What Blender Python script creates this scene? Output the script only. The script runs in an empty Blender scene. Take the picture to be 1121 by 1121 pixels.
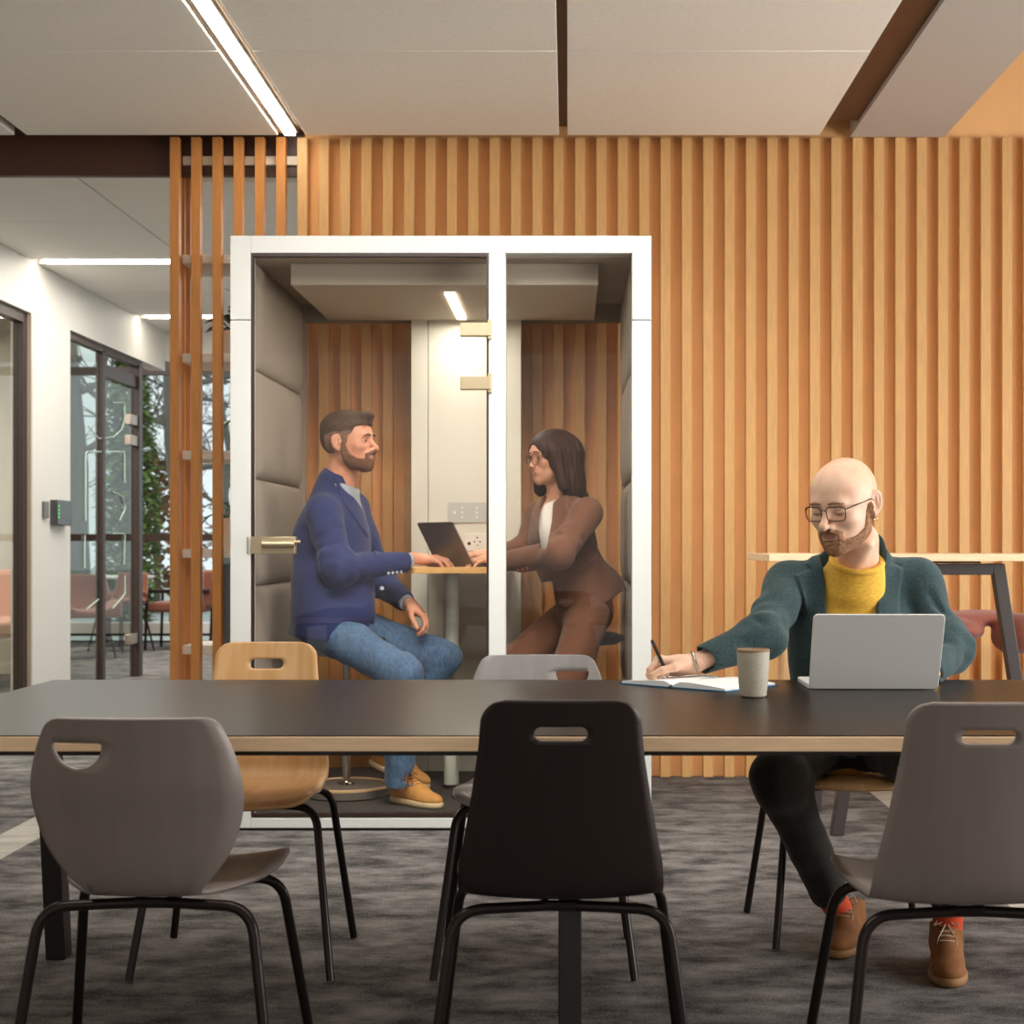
import bpy, bmesh, math, random
import numpy as np
from mathutils import Vector, Matrix
random.seed(7); rng = np.random.default_rng(5)
SC = bpy.context.scene
COL = SC.collection
PI = math.pi
F, CX, HY, CAMZ = 1664.0, 622.0, 597.0, 1.10     # focal length, vanishing point and eye height of a 1121 px frame

def P(px, py, D):
    return ((px-CX)*D/F, D, CAMZ-(py-HY)*D/F)

# ------------------------------------------------------------------ materials
def lin(c):
    return tuple((x/12.92 if x <= .04045 else ((x+.055)/1.055)**2.4) for x in c)
def hexc(h):
    return lin(tuple(int(h[i:i+2], 16)/255 for i in (0, 2, 4)))
MATS = {}
def new_mat(name):
    m = bpy.data.materials.new(name); m.use_nodes = True
    nt = m.node_tree; nt.nodes.clear()
    out = nt.nodes.new('ShaderNodeOutputMaterial')
    return m, nt, out
def N(nt, typ, **kw):
    n = nt.nodes.new(typ)
    for k, v in kw.items():
        if k.startswith('i_'):
            n.inputs[k[2:].replace('_', ' ')].default_value = v
        else: setattr(n, k, v)
    return n
def principled(nt, out, col, rough, metal=0, spec=.5, sheen=0):
    b = nt.nodes.new('ShaderNodeBsdfPrincipled')
    b.inputs['Base Color'].default_value = (*col, 1)
    b.inputs['Roughness'].default_value = rough
    b.inputs['Metallic'].default_value = metal
    b.inputs['Specular IOR Level'].default_value = spec
    if sheen: b.inputs['Sheen Weight'].default_value = sheen
    nt.links.new(b.outputs[0], out.inputs[0])
    return b
def plain(name, hx, rough=.5, metal=0, spec=.5, noise=0, scale=30, bump=0, stretch=(1, 1, 1), sheen=0, col2=None, detail=4):
    """one colour with an optional noise variation and grain bump"""
    if name in MATS: return MATS[name]
    m, nt, out = new_mat(name)
    c = hexc(hx); b = principled(nt, out, c, rough, metal, spec, sheen)
    if noise or bump:
        tc = N(nt, 'ShaderNodeTexCoord'); mp = N(nt, 'ShaderNodeMapping'); mp.inputs['Scale'].default_value = stretch
        nt.links.new(tc.outputs['Object'], mp.inputs[0])
        nz = N(nt, 'ShaderNodeTexNoise'); nz.inputs['Scale'].default_value = scale; nz.inputs['Detail'].default_value = detail
        nt.links.new(mp.outputs[0], nz.inputs['Vector'])
        if noise:
            rp = N(nt, 'ShaderNodeValToRGB')
            c2 = hexc(col2) if col2 else tuple(x*(1-noise) for x in c)
            c1 = c if col2 else tuple(min(1, x*(1+noise)) for x in c)
            rp.color_ramp.elements[0].position = .3; rp.color_ramp.elements[0].color = (*c2, 1)
            rp.color_ramp.elements[1].position = .7; rp.color_ramp.elements[1].color = (*c1, 1)
            nt.links.new(nz.outputs['Fac'], rp.inputs[0]); nt.links.new(rp.outputs[0], b.inputs['Base Color'])
        if bump:
            bp = N(nt, 'ShaderNodeBump'); bp.inputs['Strength'].default_value = bump; bp.inputs['Distance'].default_value = .004
            nt.links.new(nz.outputs['Fac'], bp.inputs['Height']); nt.links.new(bp.outputs[0], b.inputs['Normal'])
    MATS[name] = m
    return m
def emit(name, hx, s):
    if name in MATS: return MATS[name]
    m, nt, out = new_mat(name)
    e = N(nt, 'ShaderNodeEmission'); e.inputs[0].default_value = (*hexc(hx), 1); e.inputs[1].default_value = s
    nt.links.new(e.outputs[0], out.inputs[0]); MATS[name] = m
    return m
def glass_mat(name, tint, refl=1.0, ior=1.45, rough=0.0):
    """thin clear pane: tinted see-through with a Fresnel mirror on top"""
    m, nt, out = new_mat(name)
    t = N(nt, 'ShaderNodeBsdfTransparent'); t.inputs[0].default_value = (*tint, 1)
    g = N(nt, 'ShaderNodeBsdfGlossy'); g.inputs['Roughness'].default_value = rough
    fr = N(nt, 'ShaderNodeFresnel'); fr.inputs[0].default_value = ior
    mu = N(nt, 'ShaderNodeMath', operation='MULTIPLY')
    mx = N(nt, 'ShaderNodeMixShader')
    ge = N(nt, 'ShaderNodeNewGeometry'); bk = N(nt, 'ShaderNodeMath', operation='SUBTRACT'); bk.inputs[0].default_value = 1
    nt.links.new(ge.outputs['Backfacing'], bk.inputs[1]); nt.links.new(bk.outputs[0], mu.inputs[1])       # the mirror sits on the outer skin of the pane
    m2 = N(nt, 'ShaderNodeMath', operation='MULTIPLY'); m2.inputs[1].default_value = refl
    nt.links.new(fr.outputs[0], mu.inputs[0]); nt.links.new(mu.outputs[0], m2.inputs[0]); nt.links.new(m2.outputs[0], mx.inputs[0])
    nt.links.new(t.outputs[0], mx.inputs[1]); nt.links.new(g.outputs[0], mx.inputs[2]); nt.links.new(mx.outputs[0], out.inputs[0])
    MATS[name] = m
    return m

# ------------------------------------------------------------------ mesh builder
class MB:
    def __init__(s): s.v = []; s.f = []; s.m = []; s.cur = 0
    def add(s, vs, fs):
        o = len(s.v); s.v += [tuple(v) for v in vs]
        s.f += [tuple(i+o for i in f) for f in fs]; s.m += [s.cur]*len(fs)
    def box(s, x0, x1, y0, y1, z0, z1):
        vs = [(x, y, z) for z in (z0, z1) for y in (y0, y1) for x in (x0, x1)]
        s.add(vs, [(0, 2, 3, 1), (4, 5, 7, 6), (0, 1, 5, 4), (2, 6, 7, 3), (0, 4, 6, 2), (1, 3, 7, 5)])
        return s
    def obox(s, c, ax, ay, az, hx, hy, hz):
        c = Vector(c); ax = Vector(ax).normalized(); ay = Vector(ay).normalized(); az = Vector(az).normalized()
        vs = [c+ax*hx*i+ay*hy*j+az*hz*k for k in (-1, 1) for j in (-1, 1) for i in (-1, 1)]
        s.add(vs, [(0, 2, 3, 1), (4, 5, 7, 6), (0, 1, 5, 4), (2, 6, 7, 3), (0, 4, 6, 2), (1, 3, 7, 5)])
        return s
    def tube(s, pts, r, n=12, closed=False, cap=True):
        pts = [Vector(p) for p in pts]; m = len(pts)
        rs = r if isinstance(r, (list, tuple)) else [r]*m
        T = []
        for i in range(m):
            a = pts[(i-1) % m] if (closed or i > 0) else pts[i]
            b = pts[(i+1) % m] if (closed or i < m-1) else pts[i]
            T.append((b-a).normalized())
        up = Vector((0, 0, 1)) if abs(T[0].z) < .9 else Vector((1, 0, 0))
        u = T[0].cross(up).normalized(); vs = []
        for i in range(m):
            u = (u-T[i]*u.dot(T[i])).normalized(); w = T[i].cross(u)
            for k in range(n):
                a = 2*PI*k/n; vs.append(pts[i]+(u*math.cos(a)+w*math.sin(a))*rs[i])
        fs = []
        for i in range(m if closed else m-1):
            j = (i+1) % m
            for k in range(n):
                k2 = (k+1) % n; fs.append((i*n+k, j*n+k, j*n+k2, i*n+k2))
        if cap and not closed:
            fs.append(tuple(range(n))); fs.append(tuple((m-1)*n+k for k in reversed(range(n))))
        s.add(vs, fs); return s
    def lathe(s, prof, c=(0, 0, 0), n=40, cap=True):
        vs = []; fs = []; m = len(prof)
        for r, z in prof:
            for k in range(n):
                a = 2*PI*k/n; vs.append((c[0]+r*math.cos(a), c[1]+r*math.sin(a), c[2]+z))
        for i in range(m-1):
            for k in range(n):
                k2 = (k+1) % n; fs.append((i*n+k, i*n+k2, (i+1)*n+k2, (i+1)*n+k))
        if cap:
            fs.append(tuple(reversed(range(n)))); fs.append(tuple((m-1)*n+k for k in range(n)))
        s.add(vs, fs); return s
    def prism(s, poly, o, u, v, w, t):
        """polygon (a,b) in plane o + a*u + b*v, extruded by t along w"""
        o = Vector(o); u = Vector(u); v = Vector(v); w = Vector(w).normalized()*t; n = len(poly)
        vs = [o+u*a+v*b for a, b in poly]; vs += [p+w for p in vs]
        fs = [tuple(range(n)), tuple(reversed(range(n, 2*n)))]
        fs += [((i+1) % n, i, n+i, n+(i+1) % n) for i in range(n)]
        s.add(vs, fs); return s
    def grid(s, rows):
        n = len(rows[0]); vs = [p for r in rows for p in r]
        s.add(vs, [(i*n+k, i*n+k+1, (i+1)*n+k+1, (i+1)*n+k) for i in range(len(rows)-1) for k in range(n-1)]); return s

def tag(o, label=None, cat=None, group=None, kind=None):
    if label: o['label'] = label
    if cat: o['category'] = cat
    if group: o['group'] = group
    if kind: o['kind'] = kind
    return o
def thing(name, loc, label, cat, group=None, rz=0):
    o = bpy.data.objects.new(name, None); COL.objects.link(o)
    o.location = loc; o.rotation_euler = (0, 0, rz); o.empty_display_size = .05
    return tag(o, label, cat, group)
def origin_of(p):
    x, y, z = 0, 0, 0
    while p is not None: x += p.location.x; y += p.location.y; z += p.location.z; p = p.parent
    return (x, y, z)
def finish(me, sharp=35, smooth=True):
    if smooth:
        me.polygons.foreach_set('use_smooth', [True]*len(me.polygons))
        me.set_sharp_from_angle(angle=math.radians(sharp))
def obj(name, mb, mat, parent=None, local=False, bev=0, sharp=35, recalc=True, solid=0, seg=2, base=None):
    """link one mesh; coordinates are world ones unless local"""
    me = bpy.data.meshes.new(name)
    v = mb.v
    if parent is not None and not local:
        off = origin_of(parent)
    elif parent is None and not local:
        if base is None:
            xs = [p[0] for p in v]; ys = [p[1] for p in v]; zs = [p[2] for p in v]
            base = ((min(xs)+max(xs))/2, (min(ys)+max(ys))/2, min(zs))
        off = base
    else: off = (0, 0, 0)
    me.from_pydata([(p[0]-off[0], p[1]-off[1], p[2]-off[2]) for p in v], [], mb.f)
    mats = mat if isinstance(mat, (list, tuple)) else [mat]
    for m in mats: me.materials.append(m)
    if len(mats) > 1: me.polygons.foreach_set('material_index', mb.m)
    if recalc:
        bm = bmesh.new(); bm.from_mesh(me); bmesh.ops.recalc_face_normals(bm, faces=bm.faces); bm.to_mesh(me); bm.free()
    finish(me, sharp)
    o = bpy.data.objects.new(name, me); COL.objects.link(o)
    if parent is not None: o.parent = parent
    elif not local: o.location = off
    if solid:
        md = o.modifiers.new('Thickness', 'SOLIDIFY'); md.thickness = solid; md.offset = 0
    if bev:
        md = o.modifiers.new('Bevel', 'BEVEL'); md.width = bev; md.segments = seg; md.limit_method = 'ANGLE'; md.angle_limit = math.radians(40)
        md.harden_normals = False
    return o
def copy_tree(o, parent=None):
    c = o.copy(); COL.objects.link(c); c.parent = parent
    for ch in list(o.children): copy_tree(ch, c)
    return c
def struct(name, mb, mat, **kw):
    o = obj(name, mb, mat, **kw); o['kind'] = 'structure'; return o
def bez(p0, p1, p2, n=6):
    p0, p1, p2 = Vector(p0), Vector(p1), Vector(p2)
    return [p0*(1-t)**2+p1*2*t*(1-t)+p2*t*t for t in [i/n for i in range(n+1)]]
def roundpath(pts, r, n=6):
    pts = [Vector(p) for p in pts]; out = [pts[0]]
    for i in range(1, len(pts)-1):
        a = (pts[i-1]-pts[i]); b = (pts[i+1]-pts[i]); q = min(r, a.length*.49, b.length*.49)
        out += bez(pts[i]+a.normalized()*q, pts[i], pts[i]+b.normalized()*q, n)
    out.append(pts[-1]); return out
def rrect(w, h, r, n=5):
    out = []
    for cx, cy, a0 in ((w-r, h-r, 0), (-w+r, h-r, 90), (-w+r, -h+r, 180), (w-r, -h+r, 270)):
        for i in range(n+1):
            a = math.radians(a0+90*i/n); out.append((cx+r*math.cos(a), cy+r*math.sin(a)))
    return out

# ------------------------------------------------------------------ implicit surfaces (numpy), meshed by surface nets
def V3(*a): return np.array(a, dtype=np.float32)
class S:
    """a signed distance field put together from soft-blended shapes"""
    def __init__(s): s.ops = []
    def add(s, fn, k=.01): s.ops.append(('u', fn, k)); return s
    def sub(s, fn, k=.006): s.ops.append(('s', fn, k)); return s
    def isect(s, fn, k=.004): s.ops.append(('i', fn, k)); return s
    def disp(s, fn): s.ops.append(('d', fn, 0)); return s
    def __call__(s, p):
        d = None
        for op, fn, k in s.ops:
            if op == 'd': d = fn(p, d); continue
            e = fn(p)
            if d is None: d = e; continue
            if op == 'u':
                h = np.maximum(k-np.abs(d-e), 0)/k; d = np.minimum(d, e)-h*h*k*.25
            elif op == 's':
                e = -e; h = np.maximum(k-np.abs(d-e), 0)/k; d = np.maximum(d, e)+h*h*k*.25
            else:
                h = np.maximum(k-np.abs(d-e), 0)/k; d = np.maximum(d, e)+h*h*k*.25
        return d
def sph(c, r):
    c = V3(*c); return lambda p: np.sqrt(((p-c)**2).sum(1))-r
def rotm(rx=0, ry=0, rz=0):
    return np.array(Matrix.Rotation(math.radians(rz), 3, 'Z') @ Matrix.Rotation(math.radians(ry), 3, 'Y') @ Matrix.Rotation(math.radians(rx), 3, 'X'), dtype=np.float32)
def ell(c, r, R=None):
    c = V3(*c); r = V3(*r); mr = float(r.min())
    def f(p):
        q = p-c
        if R is not None: q = q @ R
        k0 = np.sqrt(((q/r)**2).sum(1))+1e-9; k1 = np.sqrt(((q/(r*r))**2).sum(1))+1e-9
        return np.where(k0 < .3, (k0-1)*mr, k0*(k0-1)/k1)
    return f
def cap(a, b, ra, rb=None, sq=None):
    """round cone from a to b; sq=(dir,f) squashes it along dir"""
    a = V3(*a); b = V3(*b); rb = ra if rb is None else rb; ab = b-a; L = float((ab*ab).sum())+1e-9
    def f(p):
        q = p-a; t = np.clip((q@ab)/L, 0, 1); w = q-t[:, None]*ab
        if sq is not None:
            dv = V3(*sq[0]); dv = dv/np.linalg.norm(dv); w = w+np.outer(w@dv, dv)*(1/sq[1]-1)
        return np.sqrt((w*w).sum(1))-(ra+(rb-ra)*t)
    return f
def boxs(c, h, R=None, r=0):
    c = V3(*c); h = V3(*h)
    def f(p):
        q = p-c
        if R is not None: q = q @ R
        q = np.abs(q)-h+r
        return np.sqrt((np.maximum(q, 0)**2).sum(1))+np.minimum(q.max(1), 0)-r
    return f
def plane(n, o):
    n = V3(*n); n = n/np.linalg.norm(n); o = V3(*o); return lambda p: (p-o)@n
def local(fn, o, R, s=1.0):
    """fn is in local coordinates; columns of R are the local axes in the world"""
    o = V3(*o); R = np.asarray(R, dtype=np.float32); return lambda p: fn(((p-o)@R)/s)*s
def poly2(pts):
    """signed distance to a 2-D polygon (negative inside)"""
    V = np.array(pts, dtype=np.float32); n = len(V)
    def f(x, y):
        d = np.full(x.shape, 1e9, dtype=np.float32); sgn = np.ones(x.shape, dtype=np.float32)
        for i in range(n):
            a = V[i]; b = V[i-1]; e = b-a; wx = x-a[0]; wy = y-a[1]
            t = np.clip((wx*e[0]+wy*e[1])/(e@e+1e-12), 0, 1)
            d = np.minimum(d, (wx-e[0]*t)**2+(wy-e[1]*t)**2)
            c1 = y >= a[1]; c2 = y < b[1]; c3 = e[0]*wy > e[1]*wx
            al = (c1 & c2 & c3) | (~c1 & ~c2 & ~c3)
            sgn = np.where(al, -sgn, sgn)
        return sgn*np.sqrt(d)
    return f
def sstep(a, b, x):
    t = np.clip((x-a)/(b-a), 0, 1); return t*t*(3-2*t)
def wav(p, seed, f):
    """cheap smooth noise in about -1..1"""
    r = np.random.default_rng(seed); o = np.zeros(len(p), dtype=np.float32)
    for i in range(5):
        k = r.normal(size=3).astype(np.float32); k = k/np.linalg.norm(k)*f*(1+.35*i)
        o += np.sin(p@k+r.uniform(0, 6.28))/(1+.3*i)
    return o*.4
def nets(fn, lo, hi, h, B=6):
    lo = np.array(lo, dtype=np.float32); hi = np.array(hi, dtype=np.float32)
    nb = np.ceil((hi-lo)/(h*B)).astype(int); n = nb*B
    cb = np.stack(np.meshgrid(*[np.arange(k) for k in nb], indexing='ij'), -1).reshape(-1, 3)
    cc = lo+(cb+.5)*(B*h); dc = fn(cc.astype(np.float32))
    Vv = np.repeat(np.repeat(np.repeat(np.where(dc > 0, 1., -1.).astype(np.float32).reshape(nb), B, 0), B, 1), B, 2)
    act = cb[np.abs(dc) < B*h*1.25+.004]
    loc = np.stack(np.meshgrid(*[np.arange(B)]*3, indexing='ij'), -1).reshape(-1, 3)
    for i in range(0, len(act), 4000):
        idx = (act[i:i+4000, None, :]*B+loc[None]).reshape(-1, 3)
        d = fn((lo+(idx+.5)*h).astype(np.float32))
        Vv[idx[:, 0], idx[:, 1], idx[:, 2]] = d
    Vv = np.pad(Vv, 1, constant_values=1.0); lo = lo+h*.5
    I = Vv < 0
    c8 = np.zeros([k-1 for k in I.shape], dtype=np.int8)
    for dx in (0, 1):
        for dy in (0, 1):
            for dz in (0, 1):
                c8 += I[dx:I.shape[0]-1+dx, dy:I.shape[1]-1+dy, dz:I.shape[2]-1+dz]
    cells = np.argwhere((c8 > 0) & (c8 < 8))
    ids = np.full(c8.shape, -1, dtype=np.int32); ids[tuple(cells.T)] = np.arange(len(cells))
    acc = np.zeros((len(cells), 3)); cnt = np.zeros(len(cells))
    for ax in range(3):
        o1, o2 = [a for a in range(3) if a != ax]
        for a in (0, 1):
            for b in (0, 1):
                q0 = cells.copy(); q0[:, o1] += a; q0[:, o2] += b; q1 = q0.copy(); q1[:, ax] += 1
                v0 = Vv[tuple(q0.T)]; v1 = Vv[tuple(q1.T)]
                m = (v0 < 0) != (v1 < 0); t = np.where(m, v0/np.where(m, v0-v1, 1), 0)
                pt = np.zeros((len(cells), 3)); pt[:, ax] = t; pt[:, o1] = a; pt[:, o2] = b
                acc[m] += pt[m]; cnt[m] += 1
    verts = lo+(cells+acc/cnt[:, None]-1)*h
    faces = []
    for ax in range(3):
        o1, o2 = (ax+1) % 3, (ax+2) % 3
        s0 = [slice(None)]*3; s1 = [slice(None)]*3; s0[ax] = slice(0, -1); s1[ax] = slice(1, None)
        A = I[tuple(s0)]; Bq = I[tuple(s1)]; E = np.argwhere(A != Bq)
        if not len(E): continue
        E = E[(E[:, o1] > 0) & (E[:, o2] > 0) & (E[:, o1] < ids.shape[o1]) & (E[:, o2] < ids.shape[o2])]
        q = []
        for a, b in ((-1, -1), (0, -1), (0, 0), (-1, 0)):
            c = E.copy(); c[:, o1] += a; c[:, o2] += b; q.append(ids[tuple(c.T)])
        Q = np.stack(q, 1); fl = ~A[tuple(E.T)]; Q[fl] = Q[fl][:, ::-1]
        faces.append(Q[(Q >= 0).all(1)])
    return verts.astype(np.float32), (np.concatenate(faces) if faces else np.zeros((0, 4), int))
def relax(v, f, n=1, lam=.5):
    """light Laplacian smoothing against the voxel grain"""
    for _ in range(n):
        acc = np.zeros_like(v, dtype=np.float64); c = np.zeros(len(v))
        for k in range(4):
            a = f[:, k]; b = f[:, (k+1) % 4]
            np.add.at(acc, a, v[b]); np.add.at(acc, b, v[a]); np.add.at(c, a, 1); np.add.at(c, b, 1)
        v = v+(acc/np.maximum(c, 1)[:, None]-v)*lam
    return v
def sdf_obj(name, parts, mats, parent, sharp=180, matfn=None):
    """parts: list of (field, lo, hi, voxel); all go into one mesh object under parent"""
    vs = []; fs = []; o = 0
    for fn, lo, hi, h in parts:
        v, f = nets(fn, lo, hi, h)
        if not len(f): continue
        v = relax(v, f, 1, .5); vs.append(v); fs.append(f+o); o += len(v)
    v = np.concatenate(vs); f = np.concatenate(fs)
    me = bpy.data.meshes.new(name)
    ori = np.array(origin_of(parent)); w = (v-ori).astype(np.float32)
    me.vertices.add(len(w)); me.vertices.foreach_set('co', w.ravel())
    me.loops.add(len(f)*4); me.polygons.add(len(f))
    me.loops.foreach_set('vertex_index', f.astype(np.int32).ravel())
    me.polygons.foreach_set('loop_start', np.arange(0, len(f)*4, 4, dtype=np.int32))
    me.polygons.foreach_set('loop_total', np.full(len(f), 4, dtype=np.int32))
    mats = mats if isinstance(mats, (list, tuple)) else [mats]
    for m in mats: me.materials.append(m)
    if matfn is not None:
        c = v[f].mean(1).astype(np.float32); me.polygons.foreach_set('material_index', matfn(c).astype(np.int32))
    me.update(calc_edges=True); me.validate()
    me.polygons.foreach_set('use_smooth', [True]*len(me.polygons))
    ob = bpy.data.objects.new(name, me); COL.objects.link(ob); ob.parent = parent
    return ob
# ================================================================== the setting
WHITE = plain('white_paint', 'd3d0c9', .6)
PANEL = plain('ceiling_panel_felt', 'efeae0', .9, spec=.2, noise=.03, scale=40, bump=.05)
def carpet_mat():
    m, nt, out = new_mat('carpet'); b = principled(nt, out, (.05, .05, .05), .97, spec=.15)
    tc = N(nt, 'ShaderNodeTexCoord')
    def noise(scale, st, det=5):
        mp = N(nt, 'ShaderNodeMapping'); mp.inputs['Scale'].default_value = st
        n = N(nt, 'ShaderNodeTexNoise'); n.inputs['Scale'].default_value = scale; n.inputs['Detail'].default_value = det
        n.inputs['Roughness'].default_value = .65
        nt.links.new(tc.outputs['Object'], mp.inputs[0]); nt.links.new(mp.outputs[0], n.inputs['Vector']); return n
    n1 = noise(5, (1, 1.7, 1), 7); n2 = noise(150, (1, 1, 1), 3)
    mix = N(nt, 'ShaderNodeMath', operation='MULTIPLY_ADD'); mix.inputs[1].default_value = .9
    nt.links.new(n1.outputs['Fac'], mix.inputs[0])
    sc = N(nt, 'ShaderNodeMath', operation='MULTIPLY'); sc.inputs[1].default_value = .45
    nt.links.new(n2.outputs['Fac'], sc.inputs[0]); nt.links.new(sc.outputs[0], mix.inputs[2])
    r = N(nt, 'ShaderNodeValToRGB')
    r.color_ramp.elements[0].position = .54; r.color_ramp.elements[0].color = (*hexc('393635'), 1)
    r.color_ramp.elements[1].position = .84; r.color_ramp.elements[1].color = (*hexc('8d8885'), 1)
    nt.links.new(mix.outputs[0], r.inputs[0])
    # pale carpet bands that run away from the viewer
    sx = N(nt, 'ShaderNodeSeparateXYZ'); nt.links.new(tc.outputs['Object'], sx.inputs[0])
    def band(c, h):
        s = N(nt, 'ShaderNodeMath', operation='SUBTRACT'); s.inputs[1].default_value = c
        a = N(nt, 'ShaderNodeMath', operation='ABSOLUTE'); l = N(nt, 'ShaderNodeMath', operation='LESS_THAN'); l.inputs[1].default_value = h
        nt.links.new(sx.outputs[0], s.inputs[0]); nt.links.new(s.outputs[0], a.inputs[0]); nt.links.new(a.outputs[0], l.inputs[0]); return l
    ad = N(nt, 'ShaderNodeMath', operation='ADD')
    nt.links.new(band(-2.075, .085).outputs[0], ad.inputs[0]); nt.links.new(band(1.43, .085).outputs[0], ad.inputs[1])
    r2 = N(nt, 'ShaderNodeValToRGB')
    r2.color_ramp.elements[0].position = .4; r2.color_ramp.elements[0].color = (*hexc('8b857d'), 1)
    r2.color_ramp.elements[1].position = .9; r2.color_ramp.elements[1].color = (*hexc('c4beb4'), 1)
    nt.links.new(mix.outputs[0], r2.inputs[0])
    mx = N(nt, 'ShaderNodeMixRGB'); nt.links.new(ad.outputs[0], mx.inputs[0])
    nt.links.new(r.outputs[0], mx.inputs[1]); nt.links.new(r2.outputs[0], mx.inputs[2]); nt.links.new(mx.outputs[0], b.inputs['Base Color'])
    bp = N(nt, 'ShaderNodeBump'); bp.inputs['Strength'].default_value = .5; bp.inputs['Distance'].default_value = .006
    nt.links.new(mix.outputs[0], bp.inputs['Height']); nt.links.new(bp.outputs[0], b.inputs['Normal'])
    return m
struct('floor', MB().box(-8, 4.6, -3.5, 17.6, -.1, 0), carpet_mat(), base=(0, 0, 0))

# back wall: orange paint behind upright battens
ORANGE = plain('orange_paint', 'e8b076', .75, spec=.3, noise=.04, scale=6)
SLATW = plain('batten_wood', 'd3a368', .5, spec=.4, noise=.10, scale=9, stretch=(14, 14, .9), bump=.05)
DKBROWN = plain('dark_brown_laminate', '48291b', .45, noise=.12, scale=8, stretch=(1, 6, 14))
struct('wall_back', MB().box(-1.255, 4.6, 7.25, 7.4, 0, 3.9), ORANGE)
mb = MB(); x = -1.26; n = 0
while x < 4.5:
    mb.box(x-.0235, x+.0235, 7.2, 7.2495, 0.002, 3.032); x += .1012
tag(obj('batten_cladding', mb, SLATW, bev=.0015), 'row of upright honey-coloured wooden battens covering the orange back wall', 'wall cladding')

# ceiling: dark void above hung panels
struct('ceiling', MB().box(-4.6, 4.6, -3.5, 7.4, 3.9, 4.0), plain('void_brown', '5b3522', .9))
struct('ceiling_near', MB().box(-4.6, 1.175, -3.5, 3.48, 3.016, 3.06), PANEL)
cols = [(-3.75, -2.585, 'far left, cut by the frame edge'), (-2.53, -1.355, 'left of the bright lamp slot'), (-1.227, -.043, 'between the lamp slot and the dark middle gap'),
        (-.004, 1.175, 'between the dark middle gap and the boxed beam')]
for (x0, x1, lab) in cols:
    for (y0, y1, r) in ((4.70, 5.888, 'nearer row'), (5.896, 7.10, 'row along the battens')):
        if x0 < -3 and y0 < 5: continue
        tag(obj('ceiling_panel', MB().box(x0, x1, y0, y1, 3.016, 3.056), PANEL, bev=.003),
            f'pale grey ceiling panel {lab}, {r}', 'ceiling panel', 'hung ceiling panels')
mb = MB()
for x0, x1, _ in cols: mb.box(x0, x1, 3.49, 4.692, 3.016, 3.056)
struct('ceiling_row', mb, PANEL)
struct('ceiling_shade_tray', MB().box(-.10, .05, 3.5, 7.10, 3.0565, 3.0725).box(1.10, 1.335, 3.5, 7.0, 3.0565, 3.0725).box(-4.6, -3.70, 3.5, 7.1, 3.0565, 3.0725).box(-2.62, -2.49, 3.5, 7.1, 3.0565, 3.0725), DKBROWN)  # dark trays added over the panel gaps, blocking light and standing in for shade
struct('ceiling_beam', MB().box(1.335, 1.78, -3.5, 7.199, 3.034, 3.9), plain('beam_paint', 'b9b2aa', .7))
struct('ceiling_shelf', MB().box(-4.6, -1.2, 7.118, 7.6, 3.06, 3.9), DKBROWN)
struct('beam', MB().box(-4.6, -1.255, 7.27, 7.31, 2.868, 3.06), DKBROWN)

LAMP = emit('lamp_white', 'fff6e6', 22.0)
ALU = plain('aluminium', 'b9b4ac', .35, 1)
t = thing('linear_lamp', (-1.29, 5.4, 3.016), 'bright white strip lamp running in the ceiling slot above the booth', 'lamp')
obj('housing', MB().box(-1.375, -1.207, 2.2, 7.10, 3.0565, 3.10), plain('slot_brown', '6a5645', .6), t)
obj('rail', MB().box(-1.347, -1.322, 2.2, 7.1, 3.024, 3.05).box(-1.27, -1.262, 2.2, 7.1, 3.024, 3.05), ALU, t)
obj('diffuser', MB().box(-1.320, -1.272, 2.2, 7.09, 3.012, 3.05), LAMP, t)

# corridor on the left
mb = MB()
cx = [-3.58, -2.535, -1.35, -.17, 1.0, 2.2]; ry = [(7.315, 7.735), (7.745, 8.925), (8.933, 10.10), (10.26, 11.38), (11.39, 12.56), (12.70, 13.5)]
for i in range(5):
    for (y0, y1) in ry: mb.box(cx[i]+.006, cx[i+1]-.006, y0, y1, 3.0, 3.03)
mb.box(-3.58, 2.2, 10.05, 10.31, 3.05, 3.08).box(-3.58, 2.2, 12.5, 12.76, 3.05, 3.08)
struct('ceiling_corridor', mb, plain('corridor_panel', 'efece5', .9, spec=.2))
struct('ceiling_upper', MB().box(-8, 4.6, 7.6, 17.6, 3.9, 4.0), plain('void_grey', '8d8780', .9))
for y, lab in ((10.18, 'thin white ceiling strip lamp across the corridor, nearer one'), (12.63, 'thin white ceiling strip lamp across the corridor, farther one by the glass door')):
    t = thing('strip_lamp', (-2, y, 3.0), lab, 'lamp', 'corridor strip lamps')
    obj('housing', MB().box(-3.50, 2.0, y-.07, y+.07, 3.012, 3.05), ALU, t); obj('diffuser', MB().box(-3.5, 2.0, y-.05, y+.05, 2.995, 3.012), LAMP, t)
struct('trim_1', MB().box(-3.58, 4.6, 13.5, 13.6, 2.74, 3.9), WHITE)
WX = -3.58
mb = MB(); mb.box(WX-.14, WX, 6.2, 13.5, 2.65, 3.06); mb.box(WX-.14, WX, 10.16, 10.93, 0, 2.65); mb.box(WX-.14, WX, 6.2, 7.4, 0, 2.65)
struct('wall_left', mb, WHITE)
GLS = glass_mat('office_glass', (.86, .90, .87), 1.0)
FRM = plain('dark_frame', '33211c', .4)
w = struct('window_1', MB().box(WX-.10, WX-.03, 7.4, 7.46, 0, 2.65).box(WX-.10, WX-.03, 10.07, 10.14, 0, 2.65).box(WX-.10, WX-.03, 7.46, 10.07, 2.58, 2.65).box(WX-.10, WX-.03, 7.46, 10.07, 0, .06), FRM)
obj('pane', MB().box(WX-.07, WX-.062, 7.46, 10.07, .06, 2.58), GLS, w)
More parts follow.
